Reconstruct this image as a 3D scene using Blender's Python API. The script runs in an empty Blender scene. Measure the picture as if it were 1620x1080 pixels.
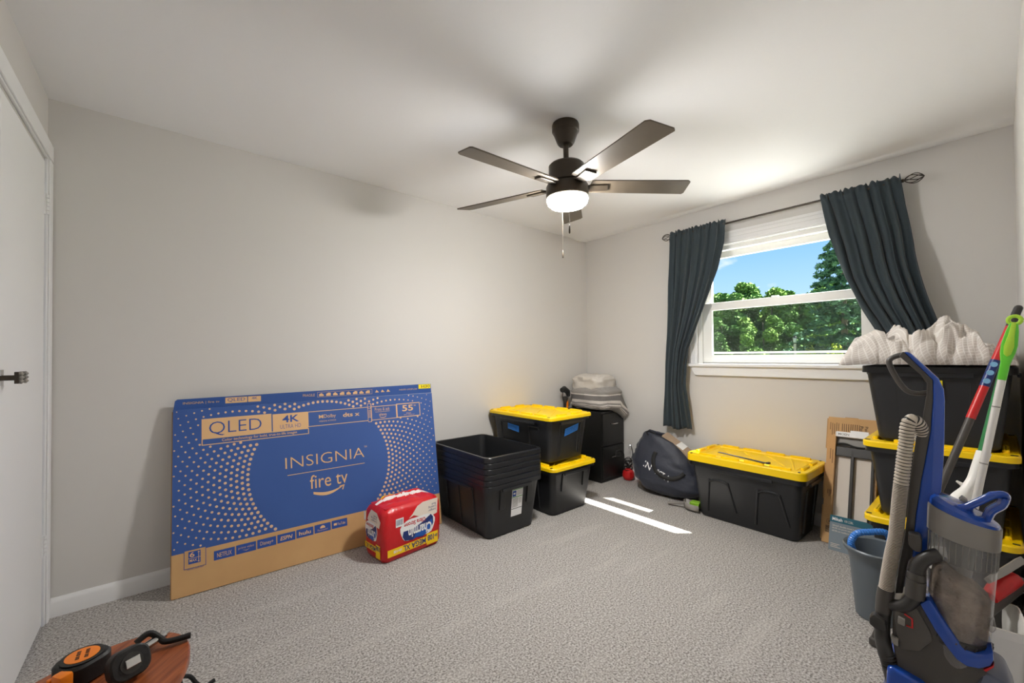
import bpy, bmesh, math, random
from mathutils import Vector, Matrix, noise
random.seed(7)
PI = math.pi
S = bpy.context.scene
C = S.collection
def lin(c):
    c = c/255.0
    return c/12.92 if c <= .04045 else ((c+.055)/1.055)**2.4
def rgb(r, g, b): return (lin(r), lin(g), lin(b), 1)

# ------------------------------------------------------------------ camera
cam = bpy.data.cameras.new('camera'); co = bpy.data.objects.new('camera', cam); C.objects.link(co)
_r = Vector((.763408, -.645868, -.007899)); _u = Vector((-.002948, -.015713, .999872)); _f = Vector((.645910, .763287, .013900))
_m = Matrix((_r, _u, -_f)).transposed().to_4x4(); _m.translation = Vector((-3.5074, -2.8833, 1.2045))
co.matrix_world = _m
cam.sensor_width = 36; cam.lens = 650.69/1620*36; cam.shift_y = 14/1620; cam.clip_start = .02; cam.clip_end = 500
S.camera = co
# ------------------------------------------------------------------ exposure
S.view_settings.view_transform = 'Standard'; S.view_settings.look = 'None'
S.view_settings.gamma = 1; S.view_settings.use_curve_mapping = False
S.view_settings.exposure = 0.5
S.cycles.max_bounces = 10; S.cycles.diffuse_bounces = 6; S.cycles.transparent_max_bounces = 16
S.cycles.sample_clamp_indirect = 8; S.cycles.caustics_reflective = False; S.cycles.caustics_refractive = False
# ------------------------------------------------------------------ sky
W = bpy.data.worlds.new('sky'); S.world = W; W.use_nodes = True
nt = W.node_tree; nt.nodes.clear()
def N(t, typ, **kw):
    n = t.nodes.new(typ)
    for k, v in kw.items():
        if hasattr(n, k): setattr(n, k, v)
        else: n.inputs[k].default_value = v
    return n
tc = N(nt, 'ShaderNodeTexCoord'); sep = N(nt, 'ShaderNodeSeparateXYZ'); nt.links.new(tc.outputs['Generated'], sep.inputs[0])
ramp = N(nt, 'ShaderNodeValToRGB'); nt.links.new(sep.outputs['Z'], ramp.inputs[0])
e = ramp.color_ramp.elements
e[0].position = 0; e[0].color = (.62, .80, .98, 1); e[1].position = .5; e[1].color = (.09, .27, .72, 1)
x = e.new(.1); x.color = (.46, .70, .98, 1)
x = e.new(.22); x.color = (.26, .53, .96, 1)
mp = N(nt, 'ShaderNodeMapping'); mp.inputs['Scale'].default_value = (1, 1, 2.6); mp.inputs['Location'].default_value = (.35, .1, .2); nt.links.new(tc.outputs['Generated'], mp.inputs[0])
nz = N(nt, 'ShaderNodeTexNoise'); nz.inputs['Scale'].default_value = 7; nz.inputs['Detail'].default_value = 6; nt.links.new(mp.outputs[0], nz.inputs['Vector'])
cr = N(nt, 'ShaderNodeValToRGB'); cr.color_ramp.elements[0].position = .60; cr.color_ramp.elements[1].position = .72; nt.links.new(nz.outputs[0], cr.inputs[0])
mx = N(nt, 'ShaderNodeMix', data_type='RGBA'); nt.links.new(cr.outputs[0], mx.inputs[0]); nt.links.new(ramp.outputs[0], mx.inputs[6]); mx.inputs[7].default_value = (.95, .96, 1, 1)
bg = N(nt, 'ShaderNodeBackground'); nt.links.new(mx.outputs[2], bg.inputs[0]); bg.inputs[1].default_value = .9
ow = N(nt, 'ShaderNodeOutputWorld'); nt.links.new(bg.outputs[0], ow.inputs[0])
# ------------------------------------------------------------------ lights
def light(name, typ, energy, col, loc=(0, 0, 0), d=None, **kw):
    l = bpy.data.lights.new(name, typ); l.energy = energy; l.color = col
    for k, v in kw.items(): setattr(l, k, v)
    o = bpy.data.objects.new(name, l); C.objects.link(o); o.location = loc
    if d is not None: o.rotation_euler = Vector(d).to_track_quat('-Z', 'Y').to_euler()
    return o
light('sun_offscreen', 'SUN', 50, (1, .965, .92), d=(-.81, .73, -1.65), angle=math.radians(.55))

# ------------------------------------------------------------------ materials
MATS = {}
def mat(name, col, rough=.5, metal=0.0, bump=None, var=None, spec=.5, coat=0, emit=None, alpha=1, sheen=0):
    if name in MATS: return MATS[name]
    m = bpy.data.materials.new(name); m.use_nodes = True; t = m.node_tree; b = t.nodes['Principled BSDF']
    b.inputs['Base Color'].default_value = col if len(col) == 4 else (*col, 1)
    b.inputs['Roughness'].default_value = rough; b.inputs['Metallic'].default_value = metal
    b.inputs['Specular IOR Level'].default_value = spec; b.inputs['Coat Weight'].default_value = coat
    b.inputs['Sheen Weight'].default_value = sheen
    if alpha < 1: b.inputs['Alpha'].default_value = alpha
    if emit: b.inputs['Emission Color'].default_value = emit[0]; b.inputs['Emission Strength'].default_value = emit[1]
    tcn = None
    if bump or var: tcn = N(t, 'ShaderNodeTexCoord')
    if bump:
        n = N(t, 'ShaderNodeTexNoise'); n.inputs['Scale'].default_value = bump[0]; n.inputs['Detail'].default_value = 3
        t.links.new(tcn.outputs['Object'], n.inputs['Vector'])
        bp = N(t, 'ShaderNodeBump'); bp.inputs['Strength'].default_value = bump[1]; bp.inputs['Distance'].default_value = bump[2] if len(bump) > 2 else .01
        t.links.new(n.outputs[0], bp.inputs['Height']); t.links.new(bp.outputs[0], b.inputs['Normal'])
    if var:
        n = N(t, 'ShaderNodeTexNoise'); n.inputs['Scale'].default_value = var[0]; n.inputs['Detail'].default_value = 4
        t.links.new(tcn.outputs['Object'], n.inputs['Vector'])
        r_ = N(t, 'ShaderNodeValToRGB'); r_.color_ramp.elements[0].position = .35; r_.color_ramp.elements[1].position = .65
        r_.color_ramp.elements[0].color = col; r_.color_ramp.elements[1].color = var[1]
        t.links.new(n.outputs[0], r_.inputs[0]); t.links.new(r_.outputs[0], b.inputs['Base Color'])
    MATS[name] = m; return m

M = dict(
 wall=mat('wall_paint', rgb(212, 209, 205), .75, bump=(220, .05, .002)),
 ceil=mat('ceiling_paint', rgb(242, 242, 243), .8, bump=(60, .06, .004)),
 trim=mat('white_trim', rgb(236, 236, 236), .4),
 door=mat('door_white', rgb(238, 238, 238), .45),
 vinyl=mat('white_vinyl', rgb(240, 240, 236), .35),
 black=mat('black_plastic', rgb(34, 35, 37), .42, bump=(350, .06, .001)),
 blackg=mat('black_rim', rgb(30, 31, 34), .3),
 yellow=mat('yellow_plastic', rgb(255, 212, 4), .38, bump=(90, .05, .002)),
 bronze=mat('fan_bronze', rgb(62, 54, 44), .38, .4),
 blade=mat('fan_blade', rgb(78, 69, 58), .5, bump=(14, .05), var=(3.0, rgb(96, 86, 72))),
 cblue=mat('carton_blue', rgb(50, 85, 152), .62, var=(1.5, rgb(56, 92, 160))),
 kraft=mat('kraft_card', rgb(205, 164, 112), .75, var=(4, rgb(198, 156, 105))),
 kraftd=mat('kraft_edge', rgb(186, 147, 101), .85),
 ink=mat('kraft_print', rgb(222, 186, 150), .7),
 inkl=mat('kraft_light', rgb(226, 184, 134), .7),
 inkblue=mat('blue_ink', rgb(40, 78, 156), .6),
 navyink=mat('taped_flap_blue', rgb(50, 85, 152), .32),
 yel_st=mat('yellow_sticker', rgb(245, 224, 20), .5),
 blk_ink=mat('black_ink', rgb(40, 36, 34), .7),
 brown_ink=mat('brown_ink', rgb(110, 84, 62), .8),
 white=mat('white_plastic', rgb(236, 234, 228), .35),
 whitep=mat('white_print', rgb(240, 240, 240), .5),
 red=mat('red_wrap', rgb(206, 26, 34), .28, bump=(26, .35, .012)),
 redp=mat('red_plastic', rgb(205, 32, 34), .35),
 wrapw=mat('white_wrap', rgb(232, 226, 222), .3, bump=(30, .4, .012)),
 wyel=mat('yellow_print', rgb(250, 206, 22), .35),
 pblue=mat('brand_blue', rgb(18, 86, 176), .35),
 pnavy=mat('brand_navy', rgb(26, 48, 112), .35),
 pcream=mat('cream_print', rgb(238, 226, 212), .35),
 pred=mat('red_print', rgb(200, 30, 45), .4),
 tapeb=mat('blue_tape', rgb(46, 130, 222), .6),
 cab=mat('black_cabinet', rgb(24, 24, 23), .38, bump=(300, .05, .001)),
 metal=mat('dark_metal', rgb(70, 64, 58), .35, .8),
 chrome=mat('chrome', rgb(200, 200, 200), .2, 1),
 alu=mat('aluminium', rgb(216, 213, 208), .35, .25),
 navy=mat('navy_nylon', rgb(38, 42, 56), .55, bump=(30, .25, .01), sheen=.2),
 strap=mat('black_strap', rgb(26, 25, 25), .7),
 dgrey=mat('dark_grey_plastic', rgb(74, 70, 66), .45, bump=(300, .04, .001)),
 cgrey=mat('charcoal_plastic', rgb(52, 50, 48), .4),
 mgrey=mat('mid_grey_plastic', rgb(138, 134, 128), .42),
 vblue=mat('vacuum_blue', rgb(30, 76, 170), .18, coat=.4),
 bucket=mat('grey_bin_plastic', rgb(98, 106, 112), .4),
 hoseb=mat('blue_hose', rgb(60, 128, 214), .35),
 lime=mat('lime_plastic', rgb(98, 200, 50), .35), lime2=mat('lime_rubber', rgb(170, 212, 58), .5),
 green=mat('green_plastic', rgb(28, 120, 62), .3),
 scoop=mat('grey_scoop', rgb(146, 140, 134), .4),
 teal=mat('teal_print', rgb(18, 94, 112), .5), slate=mat('slate_print', rgb(126, 138, 146), .5),
 cream=mat('cream_card', rgb(222, 212, 200), .7),
 orange=mat('orange_plastic', rgb(250, 136, 20), .35),
 rubber=mat('black_rubber', rgb(30, 30, 30), .55, bump=(120, .2, .003)),
 dust=mat('dust', rgb(158, 138, 118), .95, bump=(60, .9, .01), var=(24, rgb(116, 98, 82))),
 hoselt=mat('hose_tan', rgb(196, 185, 170), .3, .15), hosedk=mat('hose_black', rgb(40, 38, 36), .3),
 curt=mat('curtain_cloth', rgb(46, 58, 64), .85, bump=(500, .25, .001), sheen=.15),
 trunk=mat('bark', rgb(92, 84, 72), .9), grass=mat('grass', rgb(172, 174, 168), .95, var=(.4, rgb(186, 187, 184))),
 leaf=mat('leaf', rgb(88, 120, 66), .9, var=(.35, rgb(116, 142, 76)), spec=.05), leafd=mat('leaf_dark', rgb(76, 108, 64), .9, var=(.35, rgb(100, 128, 74)), spec=.05),
 spruce=mat('spruce_needle', rgb(56, 86, 68), .9, spec=.05, var=(.5, rgb(76, 106, 80))), leafy=mat('leaf_yellow', rgb(112, 128, 44), .9, spec=.05),
 roof=mat('eave', rgb(225, 225, 222), .6),
)
def nodes(name, col, rough=.5):
    m = bpy.data.materials.new(name); m.use_nodes = True; t = m.node_tree; b = t.nodes['Principled BSDF']
    b.inputs['Base Color'].default_value = col; b.inputs['Roughness'].default_value = rough
    return m, t, b
# carpet: speckled yarn colours, pile relief and worn vacuum tracks
m, t, b = nodes('carpet', rgb(190, 182, 172), .95)
c_ = N(t, 'ShaderNodeTexCoord')
n1 = N(t, 'ShaderNodeTexNoise'); n1.inputs['Scale'].default_value = 120; n1.inputs['Detail'].default_value = 4; n1.inputs['Roughness'].default_value = .75; t.links.new(c_.outputs['Object'], n1.inputs['Vector'])
r1 = N(t, 'ShaderNodeValToRGB'); ee = r1.color_ramp.elements; ee[0].position = .36; ee[0].color = rgb(92, 85, 79); ee[1].position = .62; ee[1].color = rgb(232, 229, 225)
k = ee.new(.48); k.color = rgb(182, 175, 168)
t.links.new(n1.outputs[0], r1.inputs[0])
mpn = N(t, 'ShaderNodeMapping'); mpn.inputs['Rotation'].default_value = (0, 0, .75); mpn.inputs['Scale'].default_value = (.9, 4.2, 1); t.links.new(c_.outputs['Object'], mpn.inputs[0])
n2 = N(t, 'ShaderNodeTexNoise'); n2.inputs['Scale'].default_value = 1.6; n2.inputs['Detail'].default_value = 3; t.links.new(mpn.outputs[0], n2.inputs['Vector'])
r2 = N(t, 'ShaderNodeValToRGB'); r2.color_ramp.elements[0].position = .58; r2.color_ramp.elements[0].color = (0, 0, 0, 1); r2.color_ramp.elements[1].position = .66; r2.color_ramp.elements[1].color = (.22, .22, .22, 1)
t.links.new(n2.outputs[0], r2.inputs[0])
mm = N(t, 'ShaderNodeMix', data_type='RGBA'); t.links.new(r2.outputs[0], mm.inputs[0]); t.links.new(r1.outputs[0], mm.inputs[6]); mm.inputs[7].default_value = rgb(226, 220, 212)
t.links.new(mm.outputs[2], b.inputs['Base Color'])
bp = N(t, 'ShaderNodeBump'); bp.inputs['Strength'].default_value = .9; bp.inputs['Distance'].default_value = .012; t.links.new(n1.outputs[0], bp.inputs['Height']); t.links.new(bp.outputs[0], b.inputs['Normal'])
b.inputs['Sheen Weight'].default_value = .15
M['carpet'] = m
# wood table top
m, t, b = nodes('table_wood', rgb(150, 78, 42), .35)
c_ = N(t, 'ShaderNodeTexCoord'); mpn = N(t, 'ShaderNodeMapping'); mpn.inputs['Scale'].default_value = (3, 40, 3); t.links.new(c_.outputs['Object'], mpn.inputs[0])
n1 = N(t, 'ShaderNodeTexNoise'); n1.inputs['Scale'].default_value = 3; n1.inputs['Detail'].default_value = 5; t.links.new(mpn.outputs[0], n1.inputs['Vector'])
r1 = N(t, 'ShaderNodeValToRGB'); r1.color_ramp.elements[0].position = .3; r1.color_ramp.elements[0].color = rgb(112, 52, 26); r1.color_ramp.elements[1].position = .7; r1.color_ramp.elements[1].color = rgb(178, 98, 54)
t.links.new(n1.outputs[0], r1.inputs[0]); t.links.new(r1.outputs[0], b.inputs['Base Color'])
M['wood'] = m
M['woodl'] = mat('pale_wood', rgb(206, 156, 104), .4)
# glass / screen / clear plastic
def glassy(name, tint, gloss, rough=.02, haze=0, hcol=(.5, .5, .5, 1)):
    m = bpy.data.materials.new(name); m.use_nodes = True; t = m.node_tree; t.nodes.clear()
    o = N(t, 'ShaderNodeOutputMaterial'); tr = N(t, 'ShaderNodeBsdfTransparent'); tr.inputs[0].default_value = tint
    g = N(t, 'ShaderNodeBsdfGlossy'); g.inputs['Roughness'].default_value = rough
    lw = N(t, 'ShaderNodeLayerWeight'); lw.inputs[0].default_value = .5
    pw = N(t, 'ShaderNodeMath', operation='POWER'); pw.inputs[1].default_value = 4; t.links.new(lw.outputs['Facing'], pw.inputs[0])
    ma = N(t, 'ShaderNodeMath', operation='MULTIPLY_ADD'); ma.inputs[1].default_value = .7; ma.inputs[2].default_value = gloss; t.links.new(pw.outputs[0], ma.inputs[0])
    mxs = N(t, 'ShaderNodeMixShader'); t.links.new(ma.outputs[0], mxs.inputs[0]); t.links.new(g.outputs[0], mxs.inputs[2]); t.links.new(mxs.outputs[0], o.inputs[0])
    if haze:
        hd = N(t, 'ShaderNodeBsdfDiffuse'); hd.inputs[0].default_value = hcol; hm = N(t, 'ShaderNodeMixShader'); hm.inputs[0].default_value = haze
        t.links.new(tr.outputs[0], hm.inputs[1]); t.links.new(hd.outputs[0], hm.inputs[2]); t.links.new(hm.outputs[0], mxs.inputs[1])
    else: t.links.new(tr.outputs[0], mxs.inputs[1])
    return m
M['glass'] = glassy('window_glass', (.98, .99, .985, 1), .0)
M['clear'] = glassy('clear_plastic', (.92, .92, .92, 1), .08, .12, .13, (.6, .59, .58, 1))
M['smoke'] = glassy('smoked_plastic', (.6, .6, .6, 1), .08, .15, .5, (.24, .24, .235, 1))
m = bpy.data.materials.new('fly_screen_mesh'); m.use_nodes = True; t = m.node_tree; t.nodes.clear()   # woven wire: closes up at grazing angles
o_ = N(t, 'ShaderNodeOutputMaterial'); tr = N(t, 'ShaderNodeBsdfTransparent'); df = N(t, 'ShaderNodeBsdfDiffuse'); df.inputs[0].default_value = rgb(84, 90, 86)
lw = N(t, 'ShaderNodeLayerWeight'); lw.inputs[0].default_value = .5
mr = N(t, 'ShaderNodeMapRange'); mr.inputs['From Min'].default_value = .05; mr.inputs['From Max'].default_value = .6; mr.inputs['To Min'].default_value = .16; mr.inputs['To Max'].default_value = .5
t.links.new(lw.outputs['Facing'], mr.inputs[0])
mxs = N(t, 'ShaderNodeMixShader'); t.links.new(mr.outputs[0], mxs.inputs[0]); t.links.new(tr.outputs[0], mxs.inputs[1]); t.links.new(df.outputs[0], mxs.inputs[2]); t.links.new(mxs.outputs[0], o_.inputs[0])
M['screen'] = m
M['bowl'] = mat('lit_glass_bowl', rgb(255, 250, 240), .3, emit=((1, .98, .95, 1), 190))
def lines(name, base, line, sx, sy, wid, rough=.9, dist=0, rot=0):
    """cloth with a woven grid / stripes of thin lines, from the cloth's own UVs"""
    m, t, b = nodes(name, base, rough)
    c_ = N(t, 'ShaderNodeTexCoord'); mpn = N(t, 'ShaderNodeMapping'); mpn.inputs['Rotation'].default_value = (0, 0, rot); t.links.new(c_.outputs['UV'], mpn.inputs[0])
    sp = N(t, 'ShaderNodeSeparateXYZ'); t.links.new(mpn.outputs[0], sp.inputs[0])
    acc = None
    for ax, sc in ((0, sx), (1, sy)):
        if not sc: continue
        a = N(t, 'ShaderNodeMath', operation='MULTIPLY'); a.inputs[1].default_value = sc; t.links.new(sp.outputs[ax], a.inputs[0])
        f_ = N(t, 'ShaderNodeMath', operation='FRACT'); t.links.new(a.outputs[0], f_.inputs[0])
        l_ = N(t, 'ShaderNodeMath', operation='LESS_THAN'); l_.inputs[1].default_value = wid; t.links.new(f_.outputs[0], l_.inputs[0])
        if acc is None: acc = l_
        else:
            mx_ = N(t, 'ShaderNodeMath', operation='MAXIMUM'); t.links.new(acc.outputs[0], mx_.inputs[0]); t.links.new(l_.outputs[0], mx_.inputs[1]); acc = mx_
    mx_ = N(t, 'ShaderNodeMix', data_type='RGBA'); t.links.new(acc.outputs[0], mx_.inputs[0]); mx_.inputs[6].default_value = base; mx_.inputs[7].default_value = line
    t.links.new(mx_.outputs[2], b.inputs['Base Color'])
    n_ = N(t, 'ShaderNodeTexNoise'); n_.inputs['Scale'].default_value = 26; n_.inputs['Detail'].default_value = 3; t.links.new(c_.outputs['Object'], n_.inputs['Vector'])
    bp = N(t, 'ShaderNodeBump'); bp.inputs['Strength'].default_value = .35; bp.inputs['Distance'].default_value = .012; t.links.new(n_.outputs[0], bp.inputs['Height']); t.links.new(bp.outputs[0], b.inputs['Normal'])
    return m
M['plaid'] = lines('plaid_sheet', rgb(206, 198, 190), rgb(228, 223, 217), 40, 46, .2, rot=.55)
M['plain'] = mat('plain_sheet', rgb(206, 200, 192), .9, bump=(22, .4, .012))
m, t, b = nodes('striped_blanket', rgb(150, 146, 142), .95)
c_ = N(t, 'ShaderNodeTexCoord'); sp = N(t, 'ShaderNodeSeparateXYZ'); t.links.new(c_.outputs['UV'], sp.inputs[0])
r1 = N(t, 'ShaderNodeValToRGB'); r1.color_ramp.interpolation = 'CONSTANT'; ee = r1.color_ramp.elements
A_, B_, D_ = rgb(150, 146, 142), rgb(214, 208, 202), rgb(120, 116, 114)
ee[0].position = 0; ee[0].color = B_; ee[1].position = .96; ee[1].color = B_
for i, (p_, q_) in enumerate(((.03, D_), (.05, B_), (.08, D_), (.10, B_), (.13, A_), (.36, B_), (.385, D_), (.41, B_), (.435, A_), (.47, B_), (.49, D_), (.52, B_), (.54, A_), (.86, B_), (.88, A_))):
    z_ = ee.new(p_); z_.color = q_
t.links.new(sp.outputs[1], r1.inputs[0]); t.links.new(r1.outputs[0], b.inputs['Base Color'])
n_ = N(t, 'ShaderNodeTexNoise'); n_.inputs['Scale'].default_value = 60; t.links.new(c_.outputs['Object'], n_.inputs['Vector'])
bp = N(t, 'ShaderNodeBump'); bp.inputs['Strength'].default_value = .4; bp.inputs['Distance'].default_value = .006; t.links.new(n_.outputs[0], bp.inputs['Height']); t.links.new(bp.outputs[0], b.inputs['Normal'])
M['blanket'] = m

# ------------------------------------------------------------------ mesh helpers
class MB:
    def __init__(s): s.v = []; s.f = []; s.mi = []; s.uv = None
    def add(s, verts, faces, mi=0):
        o = len(s.v); s.v += [tuple(p) for p in verts]; s.f += [tuple(i+o for i in f) for f in faces]; s.mi += [mi]*len(faces); return s
    def box(s, x0, x1, y0, y1, z0, z1, mi=0):
        return s.add([(x0, y0, z0), (x1, y0, z0), (x1, y1, z0), (x0, y1, z0), (x0, y0, z1), (x1, y0, z1), (x1, y1, z1), (x0, y1, z1)],
                     [(0, 3, 2, 1), (4, 5, 6, 7), (0, 1, 5, 4), (1, 2, 6, 5), (2, 3, 7, 6), (3, 0, 4, 7)], mi)
    def loft(s, rings, cap0=True, cap1=True, mi=0, closed=True):
        n = len(rings[0]); vs = [p for r in rings for p in r]; fs = []
        for i in range(len(rings)-1):
            for j in range(n if closed else n-1):
                a = i*n+j; b_ = i*n+(j+1) % n; fs.append((a, b_, b_+n, a+n))
        if cap0: fs.append(tuple(reversed(range(n))))
        if cap1: fs.append(tuple(range((len(rings)-1)*n, len(rings)*n)))
        return s.add(vs, fs, mi)
    def lathe(s, prof, n=28, c=(0, 0, 0), cap0=True, cap1=True, mi=0):
        return s.loft([[(c[0]+r*math.cos(2*PI*j/n), c[1]+r*math.sin(2*PI*j/n), c[2]+z) for j in range(n)] for r, z in prof], cap0, cap1, mi)
    def tube(s, path, rad, n=10, mi=0, cap=True, flat=1.0, up=None):
        path = [Vector(p) for p in path]; rings = []
        if not hasattr(rad, '__len__'): rad = [rad]*len(path)
        prev = None
        for i, p in enumerate(path):
            d = (path[min(i+1, len(path)-1)]-path[max(i-1, 0)]).normalized()
            if prev is None:
                a = Vector(up) if up else (Vector((0, 0, 1)) if abs(d.z) < .9 else Vector((1, 0, 0)))
                x_ = d.cross(a).normalized()
            else:
                x_ = prev-d*prev.dot(d)
                x_ = x_.normalized() if x_.length > 1e-6 else d.orthogonal().normalized()
            prev = x_; y_ = d.cross(x_)
            rings.append([tuple(p+(x_*math.cos(2*PI*j/n)+y_*math.sin(2*PI*j/n)*flat)*rad[i]) for j in range(n)])
        return s.loft(rings, cap, cap, mi)
    def prism(s, poly, fn, d0, d1, mi=0):
        n = len(poly); a = [fn(p[0], p[1], d0) for p in poly]; b_ = [fn(p[0], p[1], d1) for p in poly]
        return s.add(a+b_, [tuple(range(n)), tuple(reversed(range(n, 2*n)))]+[(i, i+n, (i+1) % n+n, (i+1) % n) for i in range(n)], mi)
    def grid(s, fn, nu, nv, mi=0, uvs=True):
        vs = [fn(i/nu, j/nv) for j in range(nv+1) for i in range(nu+1)]
        fs = [(j*(nu+1)+i, j*(nu+1)+i+1, (j+1)*(nu+1)+i+1, (j+1)*(nu+1)+i) for j in range(nv) for i in range(nu)]
        s.gridn = (nu, nv); return s.add(vs, fs, mi)
    def build(s, name, mats, parent=None, smooth=35, bevel=0, seg=2, recalc=True, solid=0, subsurf=0, uvgrid=None):
        me = bpy.data.meshes.new(name); me.from_pydata(s.v, [], s.f)
        if not isinstance(mats, (list, tuple)): mats = [mats]
        for m_ in mats: me.materials.append(m_)
        me.polygons.foreach_set('material_index', s.mi)
        if recalc or bevel:
            bm = bmesh.new(); bm.from_mesh(me)
            if recalc: bmesh.ops.recalc_face_normals(bm, faces=bm.faces)
            if bevel:
                es = [ed for ed in bm.edges if len(ed.link_faces) == 2 and ed.calc_face_angle(0) > .5]
                bmesh.ops.bevel(bm, geom=es, offset=bevel, segments=seg, affect='EDGES', profile=.5, clamp_overlap=True)
            bm.to_mesh(me); bm.free()
        if uvgrid:
            ul = me.uv_layers.new(name='UVMap'); nu = uvgrid[0]
            for lp in me.loops:
                vi = lp.vertex_index % ((uvgrid[0]+1)*(uvgrid[1]+1))
                ul.data[lp.index].uv = ((vi % (nu+1))/nu, (vi//(nu+1))/uvgrid[1])
        if smooth:
            me.polygons.foreach_set('use_smooth', [True]*len(me.polygons)); me.set_sharp_from_angle(angle=math.radians(smooth))
        o = bpy.data.objects.new(name, me); C.objects.link(o)
        if parent: o.parent = parent
        if solid:
            md = o.modifiers.new('solid', 'SOLIDIFY'); md.thickness = solid; md.offset = 0
        if subsurf:
            md = o.modifiers.new('sub', 'SUBSURF'); md.levels = subsurf; md.render_levels = subsurf
        return o
def tag(o, label, cat, group=None, kind=None):
    o['label'] = label; o['category'] = cat
    if group: o['group'] = group
    if kind: o['kind'] = kind
    return o
def struct(o, label=None):
    o['kind'] = 'structure'
    if label: o['label'] = label
    return o
def thing(name, label, cat, loc=(0, 0, 0), rz=0, group=None):
    o = bpy.data.objects.new(name, None); C.objects.link(o); o.location = loc; o.rotation_euler = (0, 0, rz); o.empty_display_size = .05
    return tag(o, label, cat, group)
def dup(root, loc, rz, label, group=None):
    r = root.copy(); C.objects.link(r); r.location = loc; r.rotation_euler = (0, 0, rz); r['label'] = label
    if group: r['group'] = group
    for ch in list(root.children):
        c = ch.copy(); C.objects.link(c); c.parent = r
        for g in ch.children:
            d = g.copy(); C.objects.link(d); d.parent = c
    return r
def rrect(hx, hy, r, z, n=5, c=(0, 0)):
    out = []
    for qx, qy, a0 in ((1, 1, 0), (-1, 1, 90), (-1, -1, 180), (1, -1, 270)):
        for i in range(n+1):
            a = math.radians(a0+90*i/n); out.append((c[0]+qx*(hx-r)+r*math.cos(a), c[1]+qy*(hy-r)+r*math.sin(a), z))
    return out
def smoothpath(pts, k=6):
    P = [Vector(p) for p in pts]; out = []
    for i in range(len(P)-1):
        p0, p1, p2, p3 = P[max(i-1, 0)], P[i], P[i+1], P[min(i+2, len(P)-1)]
        for j in range(k):
            t_ = j/k; out.append(.5*((2*p1)+(p2-p0)*t_+(2*p0-5*p1+4*p2-p3)*t_*t_+(3*p1-p0-3*p2+p3)*t_**3))
    out.append(P[-1]); return out
class Face:
    """a flat printable surface: origin, unit axes, outward normal (all in the parent's space)"""
    def __init__(s, o, ex, ey, parent):
        s.o = Vector(o); s.ex = Vector(ex).normalized(); s.ey = Vector(ey).normalized(); s.n = s.ex.cross(s.ey); s.parent = parent
    def p(s, x, y, d=.0008): return tuple(s.o+s.ex*x+s.ey*y+s.n*d)
    def poly(s, name, pts, m_, d=.0008):
        b_ = MB(); n = len(pts); b_.add([s.p(x, y, d) for x, y in pts], [tuple(range(n))]); return b_.build(name, m_, s.parent, smooth=0, recalc=False)
    def rect(s, name, x0, x1, y0, y1, m_, d=.0008): return s.poly(name, [(x0, y0), (x1, y0), (x1, y1), (x0, y1)], m_, d)
    def multi(s, name, polys, m_, d=.0008):
        b_ = MB()
        for pts in polys: b_.add([s.p(x, y, d) for x, y in pts], [tuple(range(len(pts)))])
        o = b_.build(name, m_, s.parent, smooth=0, recalc=False); o['kind'] = 'stuff'; return o
    def frame(s, name, x0, x1, y0, y1, w, m_, d=.0008):
        return s.multi(name, [[(a, c), (b_, c), (b_, e_), (a, e_)] for a, b_, c, e_ in ((x0, x1, y0, y0+w), (x0, x1, y1-w, y1), (x0, x0+w, y0+w, y1-w), (x1-w, x1, y0+w, y1-w))], m_, d)
    def text(s, name, txt, x0, x1, y0, y1, m_, d=.0012, off=0, flip=False, shear=0):
        """lettering fitted into the rectangle; flip turns it upside down"""
        cu = bpy.data.curves.new(name, 'FONT'); cu.body = txt; cu.offset = off; cu.resolution_u = 3; cu.shear = shear
        to = bpy.data.objects.new(name, cu); me = bpy.data.meshes.new_from_object(to); bpy.data.objects.remove(to); bpy.data.curves.remove(cu)
        xs = [v.co.x for v in me.vertices]; ys = [v.co.y for v in me.vertices]
        if not xs: return None
        ax, bx, ay, by = min(xs), max(xs), min(ys), max(ys)
        for v in me.vertices:
            u_ = (v.co.x-ax)/(bx-ax); w_ = (v.co.y-ay)/(by-ay)
            if flip: u_, w_ = 1-u_, 1-w_
            v.co = s.p(x0+u_*(x1-x0), y0+w_*(y1-y0), d)
        me.materials.clear(); me.materials.append(m_); me.name = name
        o = bpy.data.objects.new(name, me); C.objects.link(o); o.parent = s.parent; return o
def ell(cx, cy, rx, ry, n=20, a0=0, a1=360): return [(cx+rx*math.cos(math.radians(a0+(a1-a0)*i/n)), cy+ry*math.sin(math.radians(a0+(a1-a0)*i/n))) for i in range(n+(0 if a1-a0 == 360 else 1))]
def ringpolys(cx, cy, r, w, n=16):
    return [[(cx+(r+q)*math.cos(2*PI*a/n), cy+(r+q)*math.sin(2*PI*a/n)) for a, q in ((i, 0), (i+1, 0), (i+1, w), (i, w))] for i in range(n)]

# ================================================================== ROOM
L, Wd, H = 3.929, 2.956, 2.44
T = .14
struct(MB().box(-L-T, .0, -Wd-1.9, 0, -.12, 0).build('floor', M['carpet'], smooth=0), 'grey beige cut pile carpet floor')
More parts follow.
